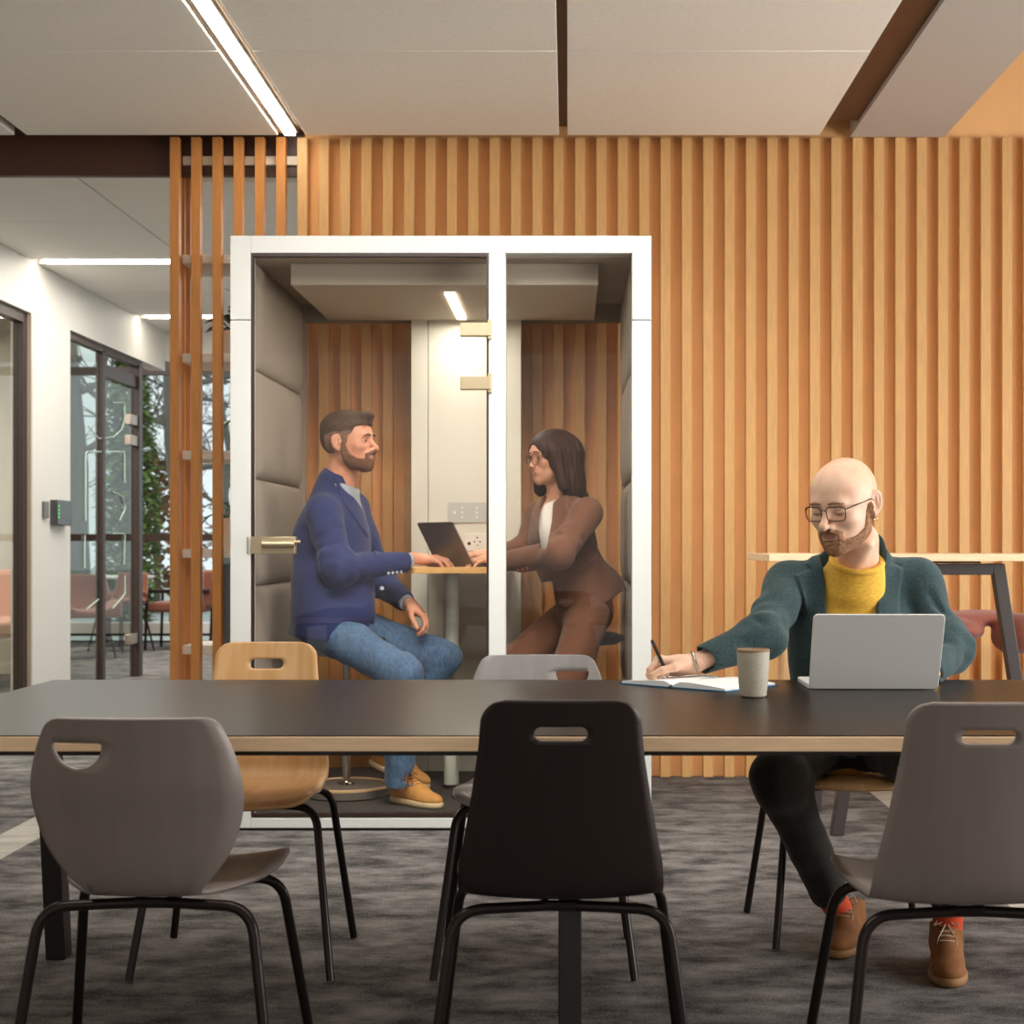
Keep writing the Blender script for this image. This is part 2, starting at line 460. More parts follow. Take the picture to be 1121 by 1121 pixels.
obj('reveal', MB().box(WX-.139, WX-.002, 10.14, 10.162, 0, 2.65), plain('reveal_beige', 'c9b9a6', .6), w)
# glazed door and side light
w = struct('door_1', MB().box(WX-.09, WX-.03, 11.80, 11.86, 0, 2.62).box(WX-.10, WX-.02, 12.76, 12.86, 0, 2.62).box(WX-.09, WX-.03, 10.93, 12.86, 2.60, 2.65).box(WX-.09, WX-.03, 10.93, 11.80, 0, .05), FRM)
obj('side_light', MB().box(WX-.065, WX-.055, 10.93, 11.80, .05, 2.60), GLS, w)
obj('door_pane', MB().box(WX-.065, WX-.055, 11.87, 12.74, .01, 2.40), GLS, w)
obj('over_panel', MB().box(WX-.08, WX-.04, 11.86, 12.76, 2.42, 2.52), FRM, w)
for z0 in (2.10, 1.93, .28):
    obj('hinge', MB().box(WX-.08, WX-.03, 12.54, 12.82, z0, z0+.085), plain('hinge_metal', 'b5a297', .35, 1), w, bev=.004)
def dec(pts, r=2):
    q = [(WX-.045, (CX-px)**-1*(-(WX-.045))*F, CAMZ-(py-HY)*((CX-px)**-1*(-(WX-.045)))) for px, py in pts]
    return roundpath([Vector((a, b, c)) for a, b, c in q], r*.015, 4)
mb = MB()
for pts in ([(124, 440.6), (136.7, 440.6), (136.7, 459), (133.5, 470), (124, 478.4), (108, 480), (96, 466)], [(94, 570), (94, 494.4), (136.7, 494.4), (136.7, 528)],
            [(124.6, 539), (134, 543), (138, 555), (131, 570)], [(123.5, 584), (137, 584), (136, 618)], [(93, 586), (93, 622)], [(137, 630), (137, 650), (123.5, 666)], [(95, 667), (108, 656)]):
    mb.tube(dec(pts), .005, 6)
obj('glass_lettering', mb, plain('decal_white', 'b4c6bc', .6), w)
# far facade
mb = MB()
for xx in (-7.9, -2.95, -1.2, .5, 2.2): mb.box(xx-.04, xx+.04, 17.46, 17.56, 0, 3.9)
for z0, z1 in ((.06, .16), (1.15, 1.23), (3.06, 3.15)): mb.box(-8, 4.6, 17.46, 17.56, z0, z1)
w = struct('window_2', mb, FRM)
obj('pane', MB().box(-8, 4.6, 17.50, 17.508, 0, 3.9), glass_mat('facade_glass', (.93, .96, .95), .6), w)
obj('sill', MB().box(-8, 4.6, 17.25, 17.45, .10, .22), WHITE, w)
struct('wall_office', MB().box(-8.1, -8, 6.2, 17.6, 0, 3.9), plain('office_beige', 'b7a898', .8, noise=.15, scale=3, stretch=(1, 8, .2)))
struct('wall_office_end', MB().box(-8, WX-.14, 6.1, 6.2, 0, 3.9), WHITE)
struct('wall_front', MB().box(-4.6, 4.6, -3.6, -3.5, 0, 3.9), plain('taupe_wall', 'd2c6b8', .8))
struct('wall_right', MB().box(4.6, 4.7, -3.5, 1.0, 0, 3.9).box(4.6, 4.7, 6.2, 7.4, 0, 3.9).box(4.6, 4.7, 1.0, 6.2, 2.75, 3.9).box(4.6, 4.7, 1.0, 6.2, 0, .35), WHITE)
struct('wall_lobby', MB().box(-4.7, -4.6, -3.5, 6.1, 0, 3.9), WHITE)
struct('wall_rear', MB().box(-1.1, 4.6, 7.62, 7.72, 0, 3.9), WHITE)

# card reader
t = thing('card_reader', (WX, 10.55, 1.3), 'small dark door-entry reader with green light on white wall', 'card reader')
a = P(0, 547, 10.5)[2]; b = P(0, 575, 10.5)[2]
obj('housing', MB().box(WX, WX+.055, 10.50, 10.80, b, a), plain('reader_grey', '4c4c50', .35), t, bev=.006)
obj('back_plate', MB().box(WX, WX+.018, 10.34, 10.43, P(0, 567, 10.4)[2], P(0, 549, 10.4)[2]), plain('reader_plate', '6d6d6b', .4), t, bev=.003)
mb = MB()
for k in range(4): mb.box(WX+.055, WX+.0565, 10.515, 10.53, b+.05+.025*k, b+.063+.025*k)
obj('status_light', mb, emit('led_green', '38e05a', 2), t)

# open shelf unit of battens
SHW = plain('shelf_white', 'e0d8ca', .6, noise=.04, scale=12, stretch=(1, 8, 1))
RSLAT = plain('shelf_batten_wood', 'cd8a4a', .5, spec=.4, noise=.10, scale=9, stretch=(14, 14, .9))
t = thing('shelf_unit', (-1.56, 7.4, 0), 'open shelf divider with orange-brown wooden battens and pale shelves left of the booth', 'shelf')
for i in range(6):
    xc = (192+23.2*i-CX)*7.22/F; obj('slat', MB().box(xc-.0215, xc+.0215, 7.2, 7.25, 0.002, 3.035), RSLAT, t, bev=.0015)
for y in (7.325, 7.43, 7.55): obj('slat', MB().box(-1.885, -1.845, y-.009, y+.009, .002, 3.035), RSLAT, t, bev=.0015)
SZ = [.13, .60, 1.06, 1.53, 1.993, 2.464, 2.935]
for z in SZ: obj('shelf', MB().box(-1.84, -1.262, 7.252, 7.60, z-.02, z+.022), SHW, t, bev=.002)

POT = plain('pot_beige', 'd4c2ae', .6); POTW = plain('pot_white', 'e4e0da', .5)
LEAF = plain('leaf_green', '3f5a22', .45, noise=.25, scale=12); DLEAF = plain('leaf_dark', '26331a', .4, noise=.25, scale=9); SOIL = plain('soil', '33241a', .95)
def leaf(mb, base, d, L, w, droop, up=(0, 0, 1), fold=.25):
    d = Vector(d).normalized(); s = d.cross(Vector(up)).normalized(); nrm = s.cross(d); rows = []
    for i in range(7):
        q = i/6; c = Vector(base)+d*(L*q)-Vector((0, 0, 1))*droop*L*q*q; ww = w*math.sin(PI*min(1, q*.93+.05))**.8
        rows.append([c-s*ww+nrm*fold*ww, c, c+s*ww+nrm*fold*ww])
    mb.grid(rows)
def pot_plant(x, y, z, r, h, pot, lm, lab, n, L, w, dr, el, seed):
    rr = random.Random(seed)
    t = thing('potted_plant', (x, y, z), lab, 'plant', 'potted plants on the shelf divider')
    obj('pot', MB().lathe([(r*.8, 0), (r, h), (r*.92, h), (r*.9, h-.02)], (x, y, z)), pot, t)
    obj('soil', MB().lathe([(r*.89, h-.025), (r*.5, h-.015), (.002, h-.012)], (x, y, z)), SOIL, t)
    mb = MB()
    for i in range(n):
        a = 2*PI*i/n+rr.uniform(-.3, .3); e = rr.uniform(*el)
        d = (math.cos(a)*math.cos(e), math.sin(a)*math.cos(e)*.55, math.sin(e))
        q = rr.uniform(.35, .7)
        stem = [Vector((x, y, z+h-.02))+Vector(d)*L*q*k/3 for k in range(4)]
        mb.tube(stem, .003, 6); leaf(mb, stem[-1], d, L*rr.uniform(.7, 1), w*rr.uniform(.8, 1.1), dr*rr.uniform(.5, 1.3))
    obj('foliage', mb, lm, t, solid=.001)
pot_plant(-1.60, 7.43, SZ[4]+.022, .10, .125, POT, DLEAF, 'broad-leaved dark plant in beige pot on the shelf level with the booth top corner', 13, .16, .052, .5, (.3, 1.3), 3)
pot_plant(-1.565, 7.43, SZ[3]+.022, .085, .14, POT, LEAF, 'long-leaved plant in beige pot on the third shelf from the ceiling', 16, .15, .016, .9, (.4, 1.4), 5)
pot_plant(-1.60, 7.43, SZ[2]+.022, .10, .15, POT, LEAF, 'bright strappy plant in beige pot on the shelf at laptop height', 22, .17, .017, 1.1, (.2, 1.4), 9)
tag(obj('storage_box', MB().box(-1.665, -1.45, 7.28, 7.56, SZ[1]+.0225, SZ[2]-.05), plain('box_grey', '5f6669', .6), bev=.004), 'slate grey storage box on a low shelf of the batten divider', 'box')

# ------------------------------------------------------------------ corridor lounge furniture, far behind the glass
TERRA = plain('terracotta_fabric', '7c4733', .9, noise=.08, scale=60, sheen=.3); BLACKM = plain('black_metal', '2a211e', .38, .6)
SALMON = plain('salmon_fabric', 'b9846c', .9, noise=.06, scale=60)
def shell_chair(x, y, rz, lab, fab=TERRA, w=.27):
    t = thing('lounge_chair', (x, y, 0), lab, 'chair', 'upholstered chairs behind the glass', rz)
    prof = [(.26, .40), (.25, .44), (.10, .45), (-.08, .44), (-.17, .45), (-.235, .52), (-.265, .62), (-.285, .73), (-.29, .81)]
    rows = []
    for i, (py, pz) in enumerate(prof):
        ww = w*(1 if i < 6 else 1-.08*(i-5)); row = []
        for k in range(11):
            u = -1+k/5; c = abs(u)**2.5; row.append((u*ww, py+(.13*c if i > 4 else .03*c), pz+(.10*c if 1 <= i <= 5 else 0)))
        rows.append(row)
    obj('seat', MB().grid(rows[:5]), fab, t, local=True, solid=.05, bev=.01)
    obj('backrest', MB().grid(rows[4:]), fab, t, local=True, solid=.05, bev=.01)
    for sx in (-1, 1):
        for sy in (-1, 1): obj('leg', MB().tube([(sx*.17, sy*.15-.02, .42), (sx*.25, sy*.22-.02, 0)], .011, 8), BLACKM, t, local=True)
shell_chair((93-CX)*14.9/F, 14.9, math.radians(-150), 'terracotta shell chair seen through the side light by the white pillar', w=.29)
shell_chair((128-CX)*15.7/F, 15.8, math.radians(150), 'terracotta shell chair seen through the glass door pane', w=.24)
t = thing('lounge_armchair', (-4.05, 16.2, 0), 'terracotta armchair with dark frame between the glass door and the battens', 'chair')
obj('seat', MB().box(-4.42, -3.78, 15.9, 16.5, .40, .50), TERRA, t, bev=.03); obj('backrest', MB().box(-3.83, -3.72, 15.9, 16.5, .45, .84), TERRA, t, bev=.03)
for xx in (-4.40, -3.72):
    for yy in (15.88, 16.5): obj('leg', MB().tube([(xx, yy, .62 if xx < -4 else .45), (xx-.02, yy, 0)], .016, 8), BLACKM, t)
obj('armrest', MB().box(-4.42, -3.75, 15.87, 15.91, .60, .64), BLACKM, t, bev=.008)
t = thing('meeting_table', ((118-CX)*15.9/F, 15.9, 0), 'white-topped table behind the glass door among terracotta chairs', 'table')
xx = (118-CX)*16.7/F; obj('table_top', MB().lathe([(.02, 0), (.48, 0), (.5, .012), (.5, .03), (.02, .03)], (xx, 16.7, .735)), WHITE, t)
obj('pedestal', MB().tube([(xx, 16.7, .02), (xx, 16.7, .735)], .035), BLACKM, t); obj('base', MB().lathe([(.25, 0), (.25, .012), (.03, .025)], (xx, 16.7, 0)), BLACKM, t)
t = thing('sofa', (-4.45, 11.9, 0), 'salmon sofa seen through the window pane at the left edge', 'sofa')
obj('seat', MB().box(-5.0, -4.20, 11.2, 12.4, .40, .53), SALMON, t, bev=.03); obj('backrest', MB().box(-5.0, -4.2, 12.36, 12.5, .42, .90), SALMON, t, bev=.04)
for xx in (-4.95, -4.26):
    for yy in (11.25, 12.4): obj('leg', MB().tube([(xx, yy, .41), (xx, yy, 0)], .014, 8), plain('oak_leg', '9d7a54', .5), t)

# ------------------------------------------------------------------ outdoors beyond the facade
struct('ground', MB().box(-40, 30, 17.6, 70, -.2, -.05), plain('pale_paving', 'b9bcb8', .9, noise=.1, scale=2))
BARK = plain('bark_grey', '6f6a62', .9, noise=.2, scale=6, stretch=(1, 1, .3)); CON = plain('conifer_green', '86a052', .8, noise=.35, scale=7, col2='506a34')
def tree(x, y, h, r, lab, seed):
    rr = random.Random(seed); mb = MB(); t = thing('tree', (x, y, -.05), lab, 'tree', 'bare trees outside')
    obj('trunk', MB().tube([(x+rr.uniform(-.06, .06)*k, y, -.06+h*k/6) for k in range(7)], [r*(1-.12*k) for k in range(7)], 10), BARK, t)
    def br(p, d, L, rad, lev):
        pts = [p]
        for k in range(4):
            d = (d+Vector((rr.uniform(-.35, .35), rr.uniform(-.3, .3), rr.uniform(-.2, .3)))).normalized(); pts.append(pts[-1]+d*L/4)
        mb.tube(pts, [rad*(1-.2*k) for k in range(5)], 5)
        if lev < 3:
            for k in range(1, 5):
                for q in range(2): br(pts[k], (d+Vector((rr.uniform(-1, 1), rr.uniform(-1, 1), rr.uniform(-.5, .8)))).normalized(), L*.62, rad*.45, lev+1)
    for k in range(9): br(Vector((x, y, h*(.28+.075*k))), Vector((rr.choice((-1, 1))*rr.uniform(.5, 1), rr.uniform(-.6, .6), rr.uniform(-.1, .5))), h*.28, r*.35, 1)
    obj('branches', mb, BARK, t)
tree(-5.75, 22.5, 8, .16, 'bare grey tree outside, seen in the gap between door post and battens', 2)
tree(-9.3, 29, 8, .22, 'bare grey tree outside, seen through the side light by the pillar', 4)
tree(-14.5, 35, 8, .2, 'bare grey tree outside, seen through the near window at the left edge', 11)
tree(-9.2, 41, 7.5, .17, 'bare grey tree outside, seen between the shelf battens', 8)
def bushy(name, x, y, z0, h, r, n, lm, lab, cat, seed, L=.16):
    rr = random.Random(seed); t = thing(name, (x, y, -.05), lab, cat)
    obj('trunk', MB().tube([(x, y, -.06), (x, y, z0+h*.7)], .06, 8), BARK, t); mb = MB()
    for i in range(n):
        q = rr.random(); a = rr.uniform(0, 2*PI); rad = r*(math.sin(PI*min(.97, q*.9+.12))**.5)*math.sqrt(rr.random())
        leaf(mb, (x+rad*math.cos(a), y+rad*math.sin(a), z0+h*q), (math.cos(a)*.7, math.sin(a)*.7, rr.uniform(-.4, .9)), L*rr.uniform(.6, 1.2), L*.3, .2)
    obj('foliage', mb, lm, t)
bushy('conifer', (141-CX)*20/F, 20, 0, 3.6, .36, 3000, CON, 'narrow green conifer outside, seen through the glass door', 'tree', 21)
bushy('shrub', (172-CX)*26/F, 26, .3, 2.3, 1.0, 900, plain('shrub_brown', '8d6b4c', .9, noise=.3, scale=5), 'rusty brown shrub outside between door post and battens', 'shrub', 23, .2)
struct('wall_partition', MB().box(-8, -4.45, 13.0, 13.1, 0, 3.9), MATS['office_beige'])
# ================================================================== long table
PLY = plain('beech_ply', 'f2d0a8', .45, noise=.10, scale=10, stretch=(1.2, 1, 22))
TOPB = plain('black_laminate', '1d1511', .33, spec=.24, noise=.05, scale=14, stretch=(1, 8, 1))
BLK = plain('black_powder_coat', '241c1a', .42, spec=.5)
BLKF = plain('dark_powder_coat', '3a3230', .45)
t = thing('long_table', (0, 3.48, 0), 'long black-topped meeting table with pale beech edge', 'table')
obj('table_top', MB().box(-1.382, 1.382, 2.88, 4.08, .709, .737), PLY, t, bev=.0015)
obj('laminate', MB().box(-1.379, 1.379, 2.883, 4.077, .7372, .7395), TOPB, t)
obj('frame', MB().box(-1.32, 1.32, 2.95, 2.98, .692, .7088).box(-1.32, 1.32, 3.96, 3.99, .692, .7088).box(-1.34, -1.30, 2.98, 3.96, .685, .7088).box(1.30, 1.34, 2.98, 3.96, .685, .7088).box(-.02, .02, 2.98, 3.96, .685, .7088), BLK, t)
for xx in (-1.36, .0035, 1.36):
    for y0, y1 in ((2.985, 2.93), (3.965, 4.06)):
        if xx > 1 and y0 > 3: y0, y1 = 3.965, 4.06
        mb = MB(); hw = .026 if abs(xx) > 1 else .0225
        mb.add([(xx+i*hw, (y1 if k == 0 else y0)+j*.03, 0 if k == 0 else .70) for k in (0, 1) for j in (-1, 1) for i in (-1, 1)],
               [(0, 2, 3, 1), (4, 5, 7, 6), (0, 1, 5, 4), (2, 6, 7, 3), (0, 4, 6, 2), (1, 3, 7, 5)])
        obj('leg', mb, BLK, t, bev=.003)

# ================================================================== plywood shell chairs
def catmull(keys, step):
    K = [np.array(k, float) for k in keys]; K = [2*K[0]-K[1]]+K+[2*K[-1]-K[-2]]; out = []
    for i in range(1, len(K)-2):
        n = max(2, int(np.linalg.norm(K[i+1][:2]-K[i][:2])/step))
        for j in range(n):
            q = j/n; a, b, c, d = K[i-1], K[i], K[i+1], K[i+2]
            out.append(.5*(2*b+(c-a)*q+(2*a-5*b+4*c-d)*q*q+(3*b-a-3*c+d)*q**3))
    out.append(K[-2]); return np.array(out)
def shell(model):
    if model == 'taper':
        keys = [(-.262, .826, .140), (-.245, .74, .147), (-.228, .66, .159), (-.212, .58, .173), (-.198, .52, .184), (-.180, .478, .188), (-.145, .452, .188), (-.08, .443, .19), (0, .440, .197), (.09, .443, .205), (.16, .450, .205), (.205, .447, .198), (.228, .434, .188)]
        hole = (.048, .028, 0.0, .034, 'slot'); rc = .042
    else:
        keys = [(-.258, .790, .152), (-.247, .73, .178), (-.235, .66, .193), (-.218, .60, .187), (-.205, .545, .168), (-.192, .50, .138), (-.175, .47, .112), (-.142, .450, .105), (-.08, .442, .150), (-.02, .440, .188), (.07, .442, .208), (.15, .450, .210), (.20, .447, .202), (.228, .434, .185)]
        hole = (.045, .050, -.098, 0, 'moon'); rc = .02
    c = catmull(keys, .004); seg = np.r_[0, np.cumsum(np.linalg.norm(np.diff(c[:, :2], axis=0), axis=1))]; L = seg[-1]
    s0, hh, hx, hf, kind = hole
    ss = list(np.linspace(0, rc, 9))+list(np.arange(rc+.012, L-.03, .014))+list(L-.03+np.linspace(0, .03, 6))
    ss = [q for q in ss if not (s0-.003 < q < s0+hh+.003)]+list(s0+hh*(1-np.cos(np.linspace(0, PI, 13)))/2)
    ss = sorted(ss); mb = MB(); rows = []; inh = []; NA, NM = 8, 9
    for q in ss:
        y = np.interp(q, seg, c[:, 0]); z = np.interp(q, seg, c[:, 1]); w = np.interp(q, seg, c[:, 2])
        if q < rc: w = w-rc+math.sqrt(max(0, rc*rc-(rc-q)**2))
        e = L-q
        if e < .03: w = w-.03+math.sqrt(max(0, .03**2-(.03-e)**2))
        dq = (q-s0)
        if -1e-6 <= dq <= hh+1e-6:
            if kind == 'slot':
                r = hh/2; h = hf+math.sqrt(max(0, r*r-(r-dq)**2))
            else:
                r = .047; u = dq/hh; h = r*math.sqrt(max(0, 1-(u*.999)**2.1)) if u > .06 else r*(.9+.1*u/.06)
            xl, xr = hx-h, hx+h; inside = True
        else:
            h = hf+hh/2 if kind == 'slot' else (.043 if dq < 0 else .004)
            k = min(1, w/.1); xl, xr = max(hx*k-h*k, .012-w), hx*k+h*k; inside = False
        xs = list(np.linspace(-w, xl, NA))+list(np.linspace(xl, xr, NM))[1:-1]+list(np.linspace(xr, w, NA))
        back = 1-sstep(.30, .46, np.array(q)); row = []
        for x in xs:
            u = x/.19; row.append((x, y+.030*u*u*back, z+.016*(1-back)*abs(u)**2.5))
        rows.append(row); inh.append((inside, dq))
    n = len(rows[0])
    V = [p for r in rows for p in r]; Fc = []
    for i in range(len(rows)-1):
        hol = inh[i][0] and inh[i+1][0]
        for k in range(n-1):
            if hol and NA-1 <= k < NA-1+NM-1: continue
            Fc.append((i*n+k, i*n+k+1, (i+1)*n+k+1, (i+1)*n+k))
    mb.add(V, Fc); return mb
def ply_mat(name, h1, h2, rough=.4):
    if name in MATS: return MATS[name]
    m, nt, out = new_mat(name); b = principled(nt, out, hexc(h1), rough, spec=.45)
    tc = N(nt, 'ShaderNodeTexCoord'); mp = N(nt, 'ShaderNodeMapping'); mp.inputs['Scale'].default_value = (9, 1.2, 1.1)
    nz = N(nt, 'ShaderNodeTexNoise'); nz.inputs['Scale'].default_value = 3.2; nz.inputs['Detail'].default_value = 5; nz.inputs['Distortion'].default_value = .6
    rp = N(nt, 'ShaderNodeValToRGB'); rp.color_ramp.elements[0].position = .3; rp.color_ramp.elements[1].position = .72
    rp.color_ramp.elements[0].color = (*hexc(h2), 1); rp.color_ramp.elements[1].color = (*hexc(h1), 1)
    nt.links.new(tc.outputs['Object'], mp.inputs[0]); nt.links.new(mp.outputs[0], nz.inputs['Vector']); nt.links.new(nz.outputs['Fac'], rp.inputs[0])
    nt.links.new(rp.outputs[0], b.inputs['Base Color']); MATS[name] = m; return m
TUBE = plain('chair_tube', '2a2320', .28, .6)
def chair(x, y, rz, model, mat, lab, group):
    t = thing('plywood_chair', (x, y, 0), lab, 'chair', group, rz)
    o = obj('seat_shell', shell(model), mat, t, local=True, solid=.0095, sharp=50)
    for sx in (-1, 1):
        for p in ([(sx*.03, -.115, .428), (sx*.196, -.150, .428), (sx*.252, -.205, .004)], [(sx*.03, .085, .424), (sx*.200, .125, .424), (sx*.254, .225, .004)]):
            obj('leg', MB().tube(roundpath(p, .055, 8), .0105, 12), TUBE, t, local=True)
    obj('stretcher', MB().tube([(-.03, -.115, .428), (-.03, .085, .424)], .008, 8).tube([(.03, -.115, .428), (.03, .085, .424)], .008, 8).tube([(-.035, -.115, .428), (.035, -.115, .428)], .0105, 8).tube([(-.035, .085, .424), (.035, .085, .424)], .0105, 8), TUBE, t, local=True)
    return t
GRAYW = ply_mat('stained_grey_ply', '8e837d', '877c76', .38); DARKW = ply_mat('stained_dark_ply', '271b17', '231815', .4)
BIRCH = ply_mat('birch_ply', 'e9bf8d', 'd6a468', .38); PALE = ply_mat('grey_white_ply', 'b9b7b6', 'aaa8a8', .4)
g1 = 'plywood shell chairs on the camera side of the table'; g2 = 'plywood shell chairs on the booth side of the table'
chair(-.785, 2.975, 0, 'round', GRAYW, 'grey-brown barrel-backed plywood chair with half-moon hand hole', g1)
chair(-.015, 2.95, math.radians(.5), 'taper', DARKW, 'near-black plywood chair with tapered back and slot hand hole', g1)
chair(.735, 2.905, 0, 'taper', GRAYW, 'grey-brown plywood chair with tapered back and slot hand hole', g1)
chair(-.852, 4.05, PI, 'taper', BIRCH, 'empty light birch plywood chair across the table', g2)
chair(-.086, 4.05, PI, 'round', PALE, 'pale grey plywood chair across the table below the woman in the booth', g2)
chair(.80, 4.36, PI+math.radians(4), 'taper', BIRCH, 'birch plywood chair the bald man sits on', g2)

# ================================================================== things on the table
TZ = .7397
SILV = plain('laptop_silver', 'dddcd9', .45, 0); KEYS = plain('laptop_keys', '1e1e20', .6); SCR = plain('laptop_screen', '101114', .15)
def laptop(c, h, lean_dir, W, Dp, z, tilt_h, tilt_up, mat, lab, scr=SCR):
    """c: hinge centre, h: hinge direction, lean_dir: where the lid top leans; the base runs the other way"""
    c = Vector((*c, z)); h = Vector((*h, 0)).normalized(); l = Vector((*lean_dir, 0)).normalized(); up = Vector((0, 0, 1))
    t = thing('laptop', c, lab, 'laptop')
    mb = MB(); mb.prism(rrect(W/2, Dp/2, .012), c-l*(Dp/2+.009)+up*.0005, h, l, up, .013); obj('base', mb, mat, t, bev=.002)
    k = MB()
    for r in range(5):
        for q in range(13): k.obox(c-l*(.035+.019*r)+h*((q-6)*.0205)+up*.0142, h, l, up, .0085, .0078, .0007)
    obj('keyboard', k, KEYS, t)
    obj('touchpad', MB().obox(c-l*(Dp*.76)+up*.0138, h, l, up, .055, .036, .0004), mat, t)
    d = (l*tilt_h+up*tilt_up).normalized(); nrm = h.cross(d).normalized()
    if nrm.dot(l) < 0: nrm = -nrm
    mb = MB(); mb.prism(rrect(W/2, Dp/2, .012), c+up*.0025+d*(Dp/2+.001), h, d, nrm, .0055); obj('lid', mb, mat, t, bev=.0015)
    obj('screen', MB().obox(c+up*.0025+d*(Dp/2+.003)-nrm*.0004, h, d, nrm, W/2-.008, Dp/2-.009, .0004), scr, t)
    obj('hinge', MB().tube([c+up*.008-l*.007-h*W*.4, c+up*.008-l*.007+h*W*.4], .0045, 8), KEYS, t)
    return t
laptop((.762, 3.80), (1, -.02), (-.02, -1), .322, .208, TZ, .085, .19, SILV, 'open silver laptop on the black table in front of the bald man')
CER = plain('stoneware_beige', 'b5ad9c', .55, noise=.12, scale=220, detail=2); RIMB = plain('rim_brown', '8e6f4e', .5); CERI = plain('mug_inside', 'd9d3c6', .4)
mx, my = .440, 3.615
t = thing('mug', (mx, my, TZ), 'beige stoneware cup without handle beside the open notebook', 'cup')
obj('body', MB().lathe([(.027, .0004), (.0315, .004), (.0345, .03), (.0378, .075), (.0388, .100), (.0386, .111), (.0350, .111), (.0345, .10), (.031, .03), (.02, .012), (.001, .011)], (mx, my, TZ), 48, cap=True), CER, t)
obj('rim', MB().lathe([(.0394, .108), (.0394, .1122), (.0372, .1142), (.0348, .1122), (.0352, .109)], (mx, my, TZ), 48, cap=False), RIMB, t)
# notebook
PAPER = plain('paper_white', 'f4f3f0', .8); BLUEC = plain('cover_blue', '2c6a8e', .6); BLACKL = plain('ink_black', '15151a', .4)
S0 = Vector((.262, 3.838, TZ)); e = Vector((.75, -.66, 0)).normalized(); g = Vector((.66, .75, 0)).normalized(); up = Vector((0, 0, 1))
t = thing('notebook', S0, 'open white-paged notebook with blue cover under the writing hand', 'notebook')
obj('cover', MB().obox(S0+g*.11+up*.0015, e, g, up, .170, .114, .0012), BLUEC, t)
for sgn in (-1, 1):
    prof = [(0, .004), (.008, .010), (.025, .0165), (.06, .0165), (.12, .012), (.163, .008)]; vs = []
    for q, zz in prof:
        vs += [S0+e*sgn*q+g*.001+up*zz, S0+e*sgn*q+g*.219+up*zz, S0+e*sgn*q+g*.219+up*.003, S0+e*sgn*q+g*.001+up*.003]
    fs = []
    for i in range(5):
        for k in range(4): fs.append((4*i+k, 4*i+(k+1) % 4, 4*i+4+(k+1) % 4, 4*i+4+k))
    fs += [(0, 1, 2, 3), (20, 21, 22, 23)]
    mb = MB(); mb.add(vs, fs); obj('pages', mb, PAPER, t, sharp=50)
mb = MB(); rr = random.Random(3)
for i in range(7):
    q = .03; yy = .19-.016*i
    while q < .145 and i < 6:
        L = rr.uniform(.006, .02); zz = .0170-.0085*max(0, (q+L/2-.05))/.11+.0003
        mb.obox(S0-e*(q+L/2)+g*yy+up*(zz), e, g, up, L/2, .0009, .0002); q += L+.005
obj('handwriting', mb, plain('ink_grey', '5a5f6b', .8), t)
obj('ribbon', MB().tube([S0+g*.0+up*.007, S0-g*.012-e*.002+up*.003, S0-g*.02+e*.003+up*.002], .0018, 6), BLACKL, t)
pa, pb = Vector(P(713.5, 701, 3.955)), Vector(P(731.5, 739.5, 3.915))
t = thing('pen', pb, 'slim black pen in the bald man’s writing hand', 'pen')
d = (pb-pa)
obj('barrel', MB().tube([pa, pa+d*.05, pa+d*.86], [.0036, .0044, .0044], 12), plain('pen_black', '2c2a2c', .25, .4), t)
obj('tip', MB().tube([pa+d*.86, pa+d*.95, pb], [.0042, .003, .0008], 12), ALU, t)

# ================================================================== glazed office booth
BW = plain('booth_white', 'cbccc8', .45); GASK = plain('gasket', '2b1712', .5)
FELT = plain('booth_felt', '9b9185', .95, noise=.05, scale=300, spec=.15); BEIGEM = plain('champagne_metal', 'b8a98c', .38, .85)
B0, B1 = 5.85, 7.12
BG = glass_mat('booth_glass', (.965, .955, .94), 1.3)
t = thing('office_booth', (-.49, B0, 0), 'white-framed glass meeting booth with two people inside', 'booth')
XL, XR = -1.301, .320
mb = MB()
for a, b in ((0.012, 1.966), (1.969, 2.292)): mb.box(XL, -1.222, B0, B0+.09, a, b); mb.box(.246, XR, B0, B0+.09, a, b)
mb.box(-1.222, .246, B0, B0+.09, 2.225, 2.292); mb.box(-1.222, .246, B0, B0+.09, .012, .050); mb.box(-.306, -.241, B0, B0+.09, .05, 2.225)
obj('frame', mb, BW, t, bev=.002)
obj('plinth', MB().box(XL+.02, XR-.02, B0+.015, B1-.02, 0, .0125), GASK, t)
obj('side_panel', MB().box(XL, -1.262, B0+.09, B1, .0125, 2.292), BW, t); obj('side_panel', MB().box(.282, XR, B0+.09, B1, .0125, 2.292), BW, t)
obj('roof', MB().box(-1.262, .282, B0+.09, B1, 2.222, 2.292), plain('booth_ceiling', 'aba194', .9), t)
obj('booth_floor', MB().box(-1.262, .282, B0+.09, B1, .0125, .06), plain('speckled_carpet', '45403b', .97, noise=.5, scale=260, detail=2), t)
obj('back_frame', MB().box(-1.262, .282, B1-.05, B1, 2.14, 2.222).box(-1.262, -1.225, B1-.05, B1, .06, 2.14).box(.25, .282, B1-.05, B1, .06, 2.14), FELT, t)
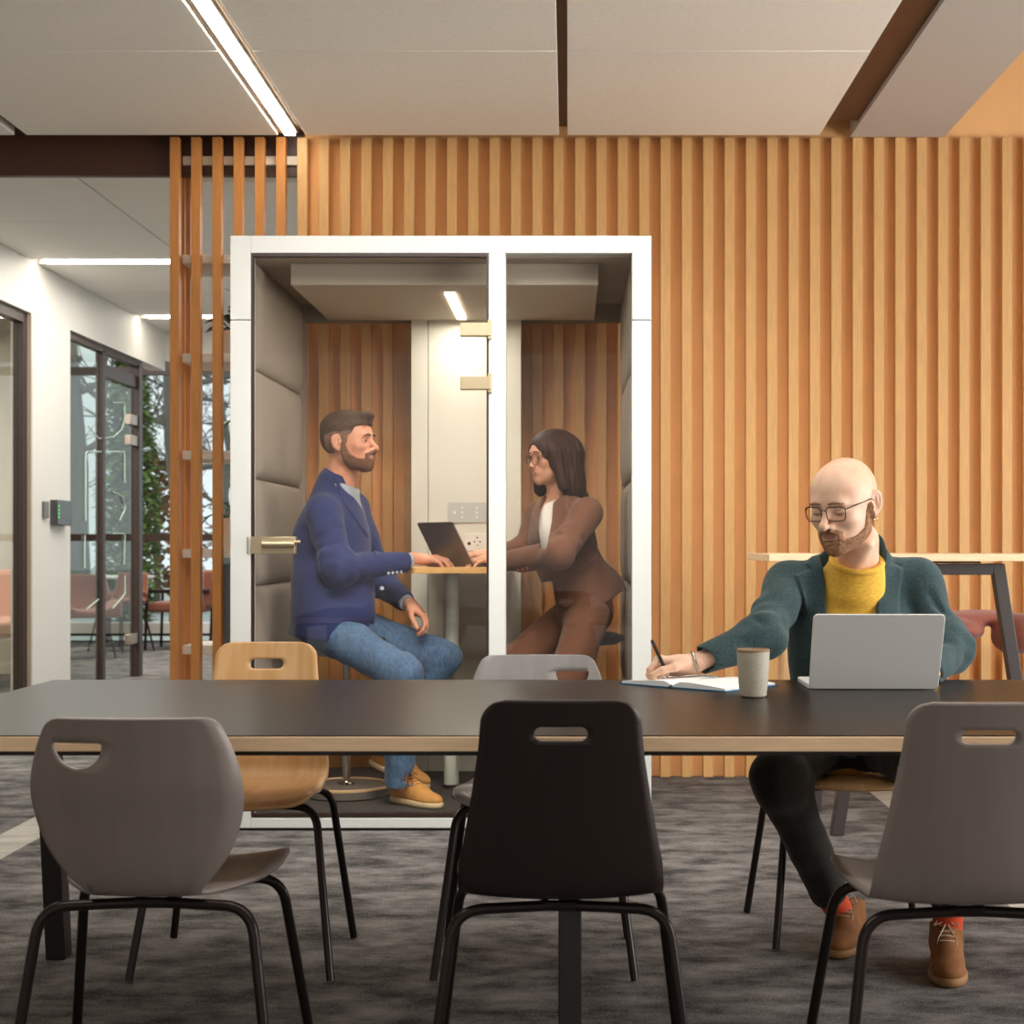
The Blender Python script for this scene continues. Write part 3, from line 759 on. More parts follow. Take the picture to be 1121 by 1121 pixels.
for sgn, x0 in ((1, -1.262), (-1, .282)):
    zs = [.06, .50, .94, 1.365, 1.795, 2.222]; rows = []
    for a, b in zip(zs[:-1], zs[1:]):
        for q in (0, .008, .025, .06, .12, .25, .5, .75, .88, .94, .975, .992, 1):
            f = (1-abs(2*q-1)**9)**.6 if 0 < q < 1 else 0; z = a+(b-a)*q; row = []
            for j in range(15):
                v = j/14; ff = f*(1-abs(2*v-1)**14)**.7 if 0 < v < 1 else 0
                row.append((x0+sgn*(.012+.033*ff), B0+.092+(B1-.055-B0-.092)*v, z))
            rows.append(row)
    obj('padded_wall', MB().grid(rows), FELT, t, sharp=80)
obj('ceiling_unit', MB().box(-1.105, .120, 6.05, 7.0, 2.136, 2.222), plain('unit_beige', 'c2b9aa', .7), t, bev=.003)
obj('reflection_strip', MB().box(-.505, -.465, 6.22, 6.92, 2.128, 2.138), emit('reflection_strip_white', 'fff0d8', 8), t)  # glowing strip modelled in place of a reflection of the ceiling lamp
p = obj('back_panel', MB().box(-.722, -.646, 7.0, B1, .06, 2.14).box(-.643, -.218, 7.0, B1, .06, 2.14), plain('booth_panel', 'dedccf', .5), t)
cp = obj('control_panel', MB().box(*[P(490, 0, 6.995)[0], P(537, 0, 6.995)[0]], 6.993, 7.0, P(0, 572, 6.995)[2], P(0, 550, 6.995)[2]), plain('panel_grey', 'c3c6c2', .35), p)
KW = plain('key_white', 'eceeea', .5)
for px, py, r in [(x, y, .004) for x in (506, 522) for y in (556, 561, 566)]+[(497.5, 561, .006)]:
    q = P(px, py, 6.992); obj('touch_key', MB().box(q[0]-r, q[0]+r, 6.9915, 6.993, q[2]-r, q[2]+r), KW, cp)
so = obj('socket', MB().box(P(508, 0, 6.995)[0], P(536, 0, 6.995)[0], 6.992, 7.0, P(0, 603, 6.995)[2], P(0, 584, 6.995)[2]), plain('socket_white', 'e8e6de', .4), p, bev=.002)
mb = MB()
for px, py, r in ((513.5, 595, .008), (522.5, 588.5, .004), (519.5, 593, .004), (525.5, 593, .004), (522.5, 597, .003)):
    q = P(px, py, 6.99); mb.prism([(r*math.cos(a*PI/6), r*math.sin(a*PI/6)) for a in range(12)], (q[0], 6.9918, q[2]), (1, 0, 0), (0, 0, 1), (0, -1, 0), .001)
obj('socket_hole', mb, GASK, so)
obj('back_pane', MB().box(-1.225, -.722, B1-.03, B1-.022, .06, 2.14), BG, t); obj('back_pane', MB().box(-.218, .25, B1-.03, B1-.022, .06, 2.14), BG, t)
obj('fixed_pane', MB().box(-.241, .246, B0+.03, B0+.038, .05, 2.225), BG, t)
d = obj('door', MB().box(-1.2215, -1.213, B0+.004, B0+.03, .053, 2.2245).box(-.3145, -.3065, B0+.004, B0+.03, .053, 2.2245).box(-1.213, -.3145, B0+.004, B0+.03, 2.213, 2.2245).box(-1.213, -.3145, B0+.004, B0+.03, .052, .066), GASK, t)
obj('door_glass', MB().box(-1.213, -.3145, B0+.012, B0+.020, .066, 2.213), BG, d)
for py in (361, 419.5):
    zz = P(0, py, B0)[2]; xa = P(504, 0, B0)[0]; xb = P(538.5, 0, B0)[0]
    obj('hinge', MB().box(xa, xb-.006, B0-.018, B0+.034, zz-.025, zz+.025).box(xb-.016, xb, B0-.012, B0+.01, zz-.037, zz+.037), BEIGEM, d, bev=.002)
xa, xb = P(275.5, 0, B0)[0], P(324, 0, B0)[0]; zz = 1.1
obj('handle', MB().box(xa, xb, B0-.02, B0+.034, zz-.033, zz+.033).tube([(xa+.045, B0-.03, zz+.004), (xb+.0, B0-.03, zz+.004)], .014, 16).tube([(xb-.004, B0-.03, zz+.013), (xb+.022, B0-.03, zz+.013)], .0065, 12).box(xa-.018, xa-.012, B0-.004, B0+.01, zz-.033, zz+.033), BEIGEM, d, bev=.002)

t = thing('bar_table', (-.44, 6.53, .06), 'narrow oak-topped standing table on white post inside the booth', 'table')
OAK = plain('oak_edge', 'd9a866', .45, noise=.08, scale=8, stretch=(2, 2, 20))
obj('table_top', MB().prism(rrect(.195, .39, .02), (-.445, 6.592, .985), (1, 0, 0), (0, 1, 0), (0, 0, 1), .025), OAK, t, bev=.002)
obj('pole', MB().tube([(-.502, 6.53, .075), (-.502, 6.53, .985)], .0325, 24), plain('pole_white', 'cfd2c6', .45), t)
obj('flange', MB().lathe([(.036, 0), (.036, .015), (.03, .016)], (-.502, 6.53, .0602), 24), GASK, t)
obj('mounting_plate', MB().box(-.58, -.42, 6.45, 6.61, .979, .985), GASK, t)
DGL = plain('laptop_dark_grey', '7d7672', .38, .7)
laptop((-.470, 6.385), (.17, -.247), (-.247, -.17), .30, .21, 1.0102, .103, .185, DGL, 'open dark grey laptop on the oak table in the booth')
CHR = plain('chrome', 'd8d4cc', .12, 1); STB = plain('stool_base_grey', '6a645c', .5); STS = plain('stool_seat_felt', '4a4642', .9); BEECH = plain('beech_ring', 'd8b48a', .5)
def stool(x, y, zs, lab):
    t = thing('bar_stool', (x, y, .06), lab, 'stool', 'pedestal stools in the booth')
    obj('base', MB().lathe([(.17, 0), (.185, .006), (.185, .034), (.17, .04), (.04, .046)], (x, y, .0602), 48), STB, t)
    obj('base_trim', MB().lathe([(.183, .0345), (.187, .036), (.187, .044), (.178, .047), (.174, .041)], (x, y, .0602), 48, cap=False), BEECH, t)
    obj('pole', MB().lathe([(.04, .046), (.034, .052), (.018, .058), (.018, .30), (.0125, .302), (.0125, zs-.09)], (x, y, .0602), 24), CHR, t)
    obj('seat', MB().lathe([(.05, zs-.04), (.13, zs-.038), (.165, zs-.02), (.165, zs), (.12, zs+.012), (.01, zs+.012)], (x, y, 0), 40), STS, t)
stool(-.925, 6.34, .715, 'pedestal stool under the man in the blue jacket')
stool(.075, 6.52, .715, 'pedestal stool under the woman in the brown suit')

# ================================================================== high table and stool by the batten wall
t = thing('high_table', (1.40, 6.05, 0), 'beech-edged standing table with dark trapezoid legs behind the bald man', 'table')
obj('table_top', MB().box(.754, 2.05, 5.70, 6.40, 1.040, 1.068), PLY, t, bev=.002)
for y, xc, h0, h1 in ((5.78, 1.405, .225, .385), (6.30, 1.20, .10, .18)):
    for sx in (-1, 1):
        mb = MB(); xt, xb = xc+sx*h0, xc+sx*h1
        mb.add([(xx+i*.024, y+j*.025, zz) for zz, xx in ((0, xb), (1.031, xt)) for j in (-1, 1) for i in (-1, 1)],
               [(0, 2, 3, 1), (4, 5, 7, 6), (0, 1, 5, 4), (2, 6, 7, 3), (0, 4, 6, 2), (1, 3, 7, 5)])
        obj('leg', mb, BLKF, t, bev=.003)
    obj('crossbar', MB().box(xc-h0+.02, xc+h0-.02, y-.025, y+.025, .988, 1.031), BLKF, t, bev=.003)
obj('mounting_plate', MB().box(1.0, 1.39, 5.9, 6.2, 1.0315, 1.04).box(1.41, 1.60, 5.9, 6.2, 1.0315, 1.04), BLK, t)
t = thing('upholstered_stool', (1.86, 6.78, 0), 'terracotta saddle stool with dark legs behind the trapezoid-legged table', 'stool')
rows = []
STT = plain('stool_terracotta', 'a05c4c', .85, noise=.05, scale=80, sheen=.2)
f = S(); f.add(ell((1.72, 6.75, .735), (.12, .17, .05), rotm(0, 10, 0))); f.add(ell((1.86, 6.85, .775), (.20, .15, .035)), .05); f.add(ell((1.98, 6.68, .71), (.115, .17, .085), rotm(0, -18, 0)), .04)
sdf_obj('seat', [(f, (1.5, 6.5, .55), (2.2, 7.05, .9), .008)], STT, t)
for px, y in ((1.66, 6.66), (1.92, 6.64), (1.70, 6.92), (2.0, 6.9)): obj('leg', MB().tube([(px, y, .74), (px+(px-1.83)*.25, y+(y-6.78)*.2, 0)], .011, 8), BLK, t)
obj('footrest', MB().tube([(1.64, 6.64, .28), (1.95, 6.62, .28), (2.03, 6.92, .28), (1.66, 6.94, .28)], .008, 8, closed=True), BLK, t)
# ================================================================== people
def skin_mat(name, hx, lo):
    m, nt, out = new_mat(name); b = principled(nt, out, hexc(hx), .48, spec=.4)
    b.inputs['Subsurface Weight'].default_value = .12; b.inputs['Subsurface Radius'].default_value = (.012, .005, .003)
    tc = N(nt, 'ShaderNodeTexCoord'); nz = N(nt, 'ShaderNodeTexNoise'); nz.inputs['Scale'].default_value = 22; nz.inputs['Detail'].default_value = 4
    rp = N(nt, 'ShaderNodeValToRGB'); rp.color_ramp.elements[0].position = .3; rp.color_ramp.elements[0].color = (*hexc(lo), 1); rp.color_ramp.elements[1].position = .65; rp.color_ramp.elements[1].color = (*hexc(hx), 1)
    nt.links.new(tc.outputs['Object'], nz.inputs['Vector']); nt.links.new(nz.outputs['Fac'], rp.inputs[0]); nt.links.new(rp.outputs[0], b.inputs['Base Color'])
    MATS[name] = m; return m
def cloth(name, hx, lo, scale=220, stretch=(1, 1, 1), check=None, rough=.9, bump=.15, speck=None):
    m, nt, out = new_mat(name); b = principled(nt, out, hexc(hx), rough, spec=.2, sheen=.15)
    tc = N(nt, 'ShaderNodeTexCoord'); mp = N(nt, 'ShaderNodeMapping'); mp.inputs['Scale'].default_value = stretch
    nz = N(nt, 'ShaderNodeTexNoise'); nz.inputs['Scale'].default_value = scale; nz.inputs['Detail'].default_value = 3
    nt.links.new(tc.outputs['Object'], mp.inputs[0]); nt.links.new(mp.outputs[0], nz.inputs['Vector'])
    rp = N(nt, 'ShaderNodeValToRGB'); rp.color_ramp.elements[0].position = .35; rp.color_ramp.elements[0].color = (*hexc(lo), 1); rp.color_ramp.elements[1].position = .65; rp.color_ramp.elements[1].color = (*hexc(hx), 1)
    nt.links.new(nz.outputs['Fac'], rp.inputs[0]); last = rp.outputs[0]
    if check:
        sx = N(nt, 'ShaderNodeSeparateXYZ'); nt.links.new(tc.outputs['Object'], sx.inputs[0])
        for ax, per in ((0, .062), (2, .078)):
            md = N(nt, 'ShaderNodeMath', operation='PINGPONG'); md.inputs[1].default_value = per/2; nt.links.new(sx.outputs[ax], md.inputs[0])
            lt = N(nt, 'ShaderNodeMath', operation='LESS_THAN'); lt.inputs[1].default_value = .0011; nt.links.new(md.outputs[0], lt.inputs[0])
            mu = N(nt, 'ShaderNodeMath', operation='MULTIPLY'); mu.inputs[1].default_value = .55; nt.links.new(lt.outputs[0], mu.inputs[0])
            mx = N(nt, 'ShaderNodeMixRGB'); mx.inputs[2].default_value = (*hexc(check), 1); nt.links.new(mu.outputs[0], mx.inputs[0]); nt.links.new(last, mx.inputs[1]); last = mx.outputs[0]
    nt.links.new(last, b.inputs['Base Color'])
    bp = N(nt, 'ShaderNodeBump'); bp.inputs['Strength'].default_value = bump; bp.inputs['Distance'].default_value = .002
    nt.links.new(nz.outputs['Fac'], bp.inputs['Height']); nt.links.new(bp.outputs[0], b.inputs['Normal']); MATS[name] = m; return m

def head_field(jaw=1.0, nose=1.0, smile=0.0, ears=True, lids='open', cheek=1.0, fem=False):
    f = S(); A = f.add
    A(ell((0, .012, .028), (.0785, .099, .089)))
    A(ell((0, -.028, .030), (.0635, .064, .066)), .03)
    A(ell((0, -.034, -.030), (.0585*cheek, .056, .070)), .03)
    A(ell((0, -.036, -.076), (.050*jaw, .050, .040)), .03)
    for q in (-1, 1):
        A(sph((q*.046*jaw, -.008, -.062), .018), .04)
        A(ell((q*.041, -.062, -.026+.004*smile), (.021*cheek, .020, .017)), .025)
    A(ell((0, -.079, -.100), (.021*jaw, .016, .017)), .03)
    A(cap((-.036, -.0805 if fem else -.083, .021), (.036, -.0805 if fem else -.083, .021), .0105), .022)
    for q in (-1, 1):
        f.sub(ell((q*.031, -.101, .001), (.019, .017, .0125)), .018)
    for q in (-1, 1):
        A(ell((q*.0315, -.0775, .0015), (.0165, .0135, .0115)), .006)
    # nose
    A(cap((0, -.086 if fem else -.088, .010), (0, -.113*nose, -.028), .0062 if fem else .0075, .0085 if fem else .0100), .014)
    A(ell((0, -.114*nose, -.032), (.0105, .0105, .0095)), .008)
    for q in (-1, 1):
        A(ell((q*.0115, -.103, -.0355), (.0075, .0105, .0075)), .007)
        f.sub(ell((q*.0055, -.110, -.0425), (.0034, .005, .003)), .003)
    # mouth
    A(ell((0, -.088, -.060), (.027, .014, .016)), .02)
    w = .021+.006*smile; up = .006*smile
    for q in (-1, 1):
        A(cap((0, -.0985, -.0578), (q*w, -.0875, -.0610+up), .0040, .0018), .006)
        A(cap((0, -.0970, -.0668), (q*w*.9, -.0870, -.0635+up), .0046, .0020), .006)
        f.sub(cap((0, -.1035, -.0622), (q*w*1.12, -.0905, -.0625+up), .0017, .0014), .003)
    f.sub(ell((0, -.101, -.0775), (.016, .005, .004)), .008)
    if ears:
        for q in (-1, 1):
            e = S(); R = rotm(0, 0, q*24)
            e.add(ell((q*.0835, .018, -.003), (.0075, .0195, .033), rotm(-12, 0, -q*28)))
            e.add(ell((q*.077, .008, -.030), (.006, .009, .011)), .01)
            e.sub(ell((q*.0885, .0130, -.002), (.0065, .0130, .023), rotm(-12, 0, -q*28)), .003); e.add(cap((q*.0855, .021, -.012), (q*.0865, .0185, .012), .0028, .0032), .004); e.add(cap((q*.0795, .003, -.004), (q*.0800, .004, -.012), .004), .004)
            e.add(ell((q*.0765, .002, -.008), (.005, .005, .008)), .006)
            A(e, .008)
    return f
class Head:
    def __init__(s, o, R, sc, fld):
        s.o = np.array(o, np.float32); s.R = R; s.sc = sc; s.loc = fld; s.f = local(fld, o, R, sc)
    def W(s, p): return Vector(tuple(s.o+s.R@np.array(p, np.float32)*s.sc))
    def L(s, P_): return ((P_-s.o)@s.R)/s.sc
    def surf(s, x, z, off=0):
        ys = np.linspace(-.14, .0, 281, dtype=np.float32); p = np.stack([np.full_like(ys, x), ys, np.full_like(ys, z)], 1)
        d = s.loc(p); i = int(np.argmax(d < 0)); return (x, float(ys[i])-off, z)
    def box(s, m=.16): return tuple(s.o-m), tuple(s.o+m)
    def offset(s, off, reg, noise=0, nf=300):
        """a layer 'off' thick over the part of the head inside reg(local points)"""
        def f(p):
            q = s.L(p); d = s.loc(q)-off
            if noise: d = d+noise*wav(q, 4, nf)
            r = reg(q); k = .006; h = np.maximum(k-np.abs(d-r), 0)/k
            return (np.maximum(d, r)+h*h*k*.25)*s.sc
        return f
EYEW = plain('eye_white', 'efe9e2', .25); IRISB = plain('iris_dark', '3a2a1e', .2)
def eyes(h, root, look=(0, -1, 0), iris=IRISB):
    for q in (-1, 1):
        c = Vector((q*.0315, -.0795, .0008)); d = Vector(look).normalized(); mb = MB(); n = 16
        u = d.cross(Vector((0, 0, 1))).normalized(); v = u.cross(d); r = .0121
        rings = []
        for k in range(9):
            a = PI*k/8*.75; rings.append([h.W(c+d*r*math.cos(a)+(u*math.cos(2*PI*j/n)+v*math.sin(2*PI*j/n))*r*max(1e-4, math.sin(a))) for j in range(n)])
        for k in range(8):
            mb.cur = 1 if k < 2 else 0
            vs = rings[k]+rings[k+1]; mb.add(vs, [(j, (j+1) % n, n+(j+1) % n, n+j) for j in range(n)])
        obj('eye', mb, [EYEW, iris], root)
def brows(h, root, mat, z=.0235, th=.0042, arch=.004):
    for q in (-1, 1):
        pts = []; rs = []
        for k in range(7):
            t_ = k/6; x = q*(.012+.038*t_); zz = z+arch*math.sin(PI*min(1, t_*1.1))-.003*t_; pts.append(h.W(h.surf(x, zz, .0008))); rs.append(th*(.8+.5*math.sin(PI*t_))*(1-.5*t_))
        obj('eyebrow', MB().tube(pts, rs, 8), mat, root)
TEETH = plain('teeth_white', 'efe8de', .3)
def teeth(h, root, up):
    pts = [h.W(h.surf(x, -.0615+up*(x/.019)**2, -.0008)) for x in np.linspace(-.0165, .0165, 9)]
    obj('teeth', MB().tube(pts, [.0006, .0016, .0022, .0025, .0026, .0025, .0022, .0016, .0006], 8), TEETH, root)
def hand_field(wr, f, n, right, curls, thumb, sc=1.0, spread=1.0, fore=None):
    wr = np.array(wr, float); f = np.array(f, float); f /= np.linalg.norm(f); n = np.array(n, float); n -= f*(n@f); n /= np.linalg.norm(n)
    s_ = np.cross(n, f) if right else np.cross(f, n)
    J = lambda a, b, c: tuple(wr+sc*(f*a+s_*b+n*c))
    fld = S(); K = [(.088, .026, .000), (.092, .006, .004), (.086, -.0145, .002), (.077, -.0325, -.004)]
    fld.add(cap(J(-.01, 0, 0), J(.02, 0, 0), .024*sc, .025*sc, (n, .78)))
    for a, b, c in K: fld.add(cap(J(.012, b*.45, 0), J(a-.006, b, c-.003), .0155*sc, .0115*sc, (n, .92)), .022*sc)
    fld.add(ell(J(.035, .022, -.010), (.022*sc, .018*sc, .018*sc)), .02*sc)
    fld.add(ell(J(.035, -.020, -.008), (.026*sc, .015*sc, .016*sc)), .02*sc)
    LN = [(.043, .026, .021), (.048, .029, .022), (.044, .027, .021), (.034, .020, .019)]; RD = [(.0098, .0088, .0076), (.0100, .0090, .0078), (.0096, .0085, .0074), (.0085, .0075, .0066)]
    tips = []
    for i in range(4):
        ang = 0; p = np.array(J(*K[i])); g_ = S(); g_.add(sph(tuple(p), RD[i][0]*1.06*sc)); sp = (1.5-i)*.06*spread
        for k in range(3):
            ang += math.radians(curls[i][k]); d = f*math.cos(ang)-n*math.sin(ang)+s_*sp*math.cos(ang); d /= np.linalg.norm(d); q = p+d*LN[i][k]*sc
            g_.add(cap(tuple(p), tuple(q), RD[i][k]*sc, (RD[i][k+1] if k < 2 else RD[i][2]*.86)*sc), .004); p = q
        tips.append(p); fld.add(g_, .006*sc)
    p = np.array(J(.026, .026, -.010)); TL = (.046, .033, .027); TR = (.0145, .0112, .0098, .0082); g_ = S()
    for k in range(3):
        d = f*thumb[k][0]+s_*thumb[k][1]+n*thumb[k][2]; d /= np.linalg.norm(d); q = p+d*TL[k]*sc; g_.add(cap(tuple(p), tuple(q), TR[k]*sc, TR[k+1]*sc), .006); p = q
    fld.add(g_, .010*sc)
    if fore is not None: fld.add(cap(J(-.005, 0, 0), fore, .024*sc, .030*sc), .015)
    fld.tips = tips+[p]
    lo = wr-.21*sc; hi = wr+.21*sc
    return fld, tuple(lo), tuple(hi)
def pxpoly(pts, D): return poly2([(P(x, y, D)[0], P(x, y, D)[2]) for x, y in pts])
def raise_by(poly, amt, ylim, soft=.004):
    def f(p, d):
        m = sstep(soft, -soft, poly(p[:, 0], p[:, 2]))*(p[:, 1] < ylim); return d-amt*m
    return f
def wrinkle(amp, fq, seed, c=None, r=None):
    def f(p, d):
        a = amp*wav(p, seed, fq)
        if c is not None: a = a*np.exp(-((p-V3(*c))**2).sum(1)/(r*r))
        return d+a
    return f
def fold(a, b, depth, wd):
    """one crease line pressed into cloth between two points"""
    c = cap(a, b, 0)
    return lambda p, d: d+depth*np.exp(-(c(p)/wd)**2)
def shoe(root, heel, toe, z, lab, up_m, sole_m, lace_m, L=.29, pitch=0, w=1.0, cap_m=None):
    h = np.array([heel[0], heel[1], 0]); t_ = np.array([toe[0], toe[1], 0]); d = t_-h; d /= np.linalg.norm(d)
    rz = math.degrees(math.atan2(d[1], d[0]))-90; R = rotm(pitch, 0, rz); o = np.array([heel[0], heel[1], z])
    f = S(); A = f.add
    A(ell((0, .055, .045), (.035*w, .055, .045))); A(ell((0, .13, .042), (.040*w, .08, .040)), .03); A(ell((0, .215, .030), (.043*w, .072, .030)), .03)
    A(cap((0, .045, .06), (0, .052, .105), .040, .043), .03); A(cap((0, .09, .085), (0, .17, .055), .030, .026), .03)
    f.sub(plane((0, -.0, 1), (0, 0, .016)), .002) if False else None
    f.isect(plane((0, 0, -1), (0, 0, .018)), .003); f.isect(plane((0, -.35, 1), (0, .05, .108)), .004); f.sub(cap((0, .048, .085), (0, .050, .16), .033, .037), .004)
    f.disp(lambda p, dd: dd+.0016*np.exp(-((p[:, 1]-.165-.05*np.abs(p[:, 0])*8*.2)/.004)**2))
    W_ = lambda q: tuple(o+R@np.array(q))
    lo = o-.12; hi = o+.12; a = np.array(W_((0, L, 0))); lo = np.minimum(lo, a-.09); hi = np.maximum(hi, a+.13)
    sh = sdf_obj('shoe', [(local(f, o, R), lo, hi, .004)], up_m, root)
    if lab: sh['label'] = lab
    sf = S(); sf.add(ell((0, .055, .012), (.039*w, .060, .03))); sf.add(ell((0, .14, .012), (.042*w, .10, .03)), .03); sf.add(ell((0, .215, .012), (.0475*w, .078, .03)), .03)
    sf.isect(plane((0, 0, 1), (0, 0, .024)), .003); sf.isect(plane((0, 0, -1), (0, 0, .0005)), .003)
    sdf_obj('sole', [(local(sf, o, R), lo, hi, .004)], sole_m, sh)
    mb = MB(); fw = local(f, o, R)
    def on(x, y):
        zs = np.linspace(.14, .02, 121, dtype=np.float32); q = f(np.stack([np.full_like(zs, x), np.full_like(zs, y), zs], 1)); i = int(np.argmax(q < 0)); return (x, y, float(zs[i])+.001)
    for k in range(4):
        y = .105+.019*k; mb.tube([W_(on(-.018, y)), W_(on(-.006, y+.004)), W_(on(.006, y+.004)), W_(on(.018, y))], .0018, 6)
    q0 = on(0, .103)
    for sx in (-1, 1): mb.tube([W_((q0[0], q0[1], q0[2]+.002)), W_((sx*.018, .095, q0[2]+.010)), W_((sx*.032, .115, q0[2]-.006)), W_((sx*.012, .112, q0[2]+.002))], .0015, 6); mb.tube([W_((0, .104, q0[2]+.002)), W_((sx*.022, .15, q0[2]-.03)), W_((sx*.026, .165, q0[2]-.042))], .0014, 6)
    obj('laces', mb, lace_m, sh)
    return sh
def button(root, pos, nrm, r, mat):
    nrm = Vector(nrm).normalized(); u = nrm.cross(Vector((0, 0, 1))).normalized(); v = u.cross(nrm)
    return MB().prism([(r*math.cos(a*PI/7), r*math.sin(a*PI/7)) for a in range(14)], Vector(pos)-nrm*.004, u, v, nrm, .007)
def Pn(px, py, D): return np.array(P(px, py, D), np.float32)
def bbox(pts, m): a = np.array(pts); return tuple(a.min(0)-m), tuple(a.max(0)+m)

# ------------------------------------------------------------------ bald man writing at the table
root = thing('person', (.80, 4.36, 0), 'bald bearded person in green checked jacket and yellow top writing at the table', 'person')
SK = skin_mat('skin_fair', 'ecc6aa', 'e2b295'); LIP = plain('lip_rose', 'bb7d70', .45); BRD = plain('beard_brown', '9a7050', .85, noise=.4, scale=120, bump=.4, detail=2)
TEAL = cloth('green_tweed', '42585a', '2c3d3e', 300, check='27364f'); YEL = cloth('yellow_knit', 'f4c454', 'e6ae3a', 200, stretch=(.3, 1, 1))
DKT = cloth('dark_trouser', '2b2620', '201c17', 160); RED = plain('orange_red_sock', 'c4431f', .9, bump=.2, scale=200); TAN = plain('suede_brown', '7d4d22', .85, noise=.14, scale=26, bump=.1); SOLE = plain('sole_tan', '8a6238', .7); WELT = plain('lace_pale', 'c8b8a2', .8)
hd = Head(P(924, 551, 4.10), rotm(16, 0, -39), 1.03, head_field(jaw=1.04, nose=1.07, smile=-.3, lids='down'))
neckA, neckB = Pn(940, 592, 4.17), Pn(936, 655, 4.24)
hs = S(); hs.add(hd.f); hs.add(cap(neckA, neckB, .055, .064), .03); hs.add(cap(Pn(951, 597, 4.12), Pn(930, 632, 4.16), .012, .010), .02)
hR = hand_field(P(756, 727, 3.985), (-.96, -.16, .06), (.02, .42, .90), True, [(48, 58, 30), (62, 62, 34), (72, 72, 38), (76, 74, 38)],
                [(.70, .52, -.45), (.90, .05, -.30), (.92, -.18, -.42)], 1.0, .5, fore=tuple(Pn(803, 709, 4.023)))
hL = hand_field(P(1002, 741, 3.96), (-.92, -.1, -.12), (0, 0, 1), False, [(20, 25, 15)]*4, [(.6, .75, -.2), (.85, .4, -.2), (.9, .2, -.2)], 1.0, .8, fore=tuple(Pn(1028, 724, 4.105)))
SHR, SHL = Pn(864, 640, 4.245), Pn(1004, 636, 4.275); ELR, ELL = Pn(834, 696, 4.06), Pn(1040, 711, 4.19); WRR, WRL = Pn(767, 723, 3.985), Pn(1016, 737, 4.02)
CH = Pn(936, 705, 4.27); PEL = V3(.80, 4.40, .56)
core = S(); core.add(ell(CH, (.13, .08, .17))); core.add(cap(CH, PEL, .10, .11), .05); core.add(cap(SHR, SHL, .035), .03)
for a, b, c in ((SHR, ELR, WRR), (SHL, ELL, WRL)): core.add(cap(a, b, .035, .03), .02); core.add(cap(b, c, .03, .022), .02)
KNR, KNL = Pn(853, 852, 3.96), Pn(1035, 850, 3.85); HMR, HML = Pn(908, 979, 4.18), Pn(1039, 986, 3.97); ANR, ANL = Pn(928, 1012, 4.225), Pn(1035, 1042, 3.99)
HPR, HPL = V3(.715, 4.37, .545), V3(.885, 4.37, .545)
for a, b, c in ((HPR, KNR, ANR), (HPL, KNL, ANL)): core.add(cap(a, b, .06, .045), .03); core.add(cap(b, HMR if c is ANR else HML, .04, .028), .02); core.add(cap(HMR if c is ANR else HML, c, .028, .026), .02)
lo, hi = bbox([SHR, SHL, PEL, KNR, KNL, ANR, ANL, ELR, ELL, WRR, WRL], .15)
def lipfn(h):
    def fn(c):
        q = h.L(c); e = (q[:, 0]/.0205)**2+((q[:, 2]+.0625)/.0072)**2; return ((e < 1) & (q[:, 1] < -.085) & (np.abs(q[:, 1]) < .2)).astype(int)
    return fn
hlo, hhi = hd.box(.15); hlo = (hlo[0], hlo[1], hlo[2]-.13)
sdf_obj('body', [(core, lo, hi, .012), (hs, hlo, hhi, .0023), (hR[0], hR[1], hR[2], .0021), (hL[0], hL[1], hL[2], .003)], [SK, LIP], root, matfn=lipfn(hd))
# beard
def beard_region(q, side, half=.031, mz=-.0500):
    r = poly2(side)(q[:, 1], q[:, 2]); r = np.maximum(r, .025-np.abs(q[:, 0])-1*(q[:, 1] < -.05))
    x = np.abs(q[:, 0]); m = np.maximum(np.abs(q[:, 2]-(mz-7*x*x))-.0075, x-half); m = np.maximum(m, q[:, 1]+.068)
    lk = np.maximum(np.abs(x-.0285)-.006, np.abs(q[:, 2]+.066)-.016); m = np.minimum(m, np.maximum(lk, q[:, 1]+.062))
    r = np.minimum(r, m)
    lipd = (np.sqrt((q[:, 0]/.0205)**2+((q[:, 2]+.0625)/.0062)**2)-1)*.01; return np.maximum(r, np.where(q[:, 1] < -.070, -lipd, -1))
SIDE = [(.000, .004), (-.012, .002), (-.019, -.030), (-.034, -.058), (-.058, -.072), (-.080, -.074), (-.13, -.074), (-.13, -.14), (-.03, -.14), (-.006, -.095), (.006, -.050)]
breg = lambda q: beard_region(q, SIDE)
blo, bhi = hd.box(.15)
sdf_obj('beard', [(hd.offset(.0035, breg, .0009, 500), blo, bhi, .0024)], BRD, root)
brows(hd, root, plain('brow_light', '9a7355', .8), .0245, .0036, .003)
lid = plain('lid_line', '6b4a3c', .7)
for q in (-1, 1): obj('eyelashes', MB().tube([hd.W(hd.surf(q*(.019+.0245*k/6), -.0035-.0035*math.sin(PI*k/6), .0006)) for k in range(7)], [.0007, .0011, .0013, .0014, .0013, .0011, .0008], 6), lid, root)
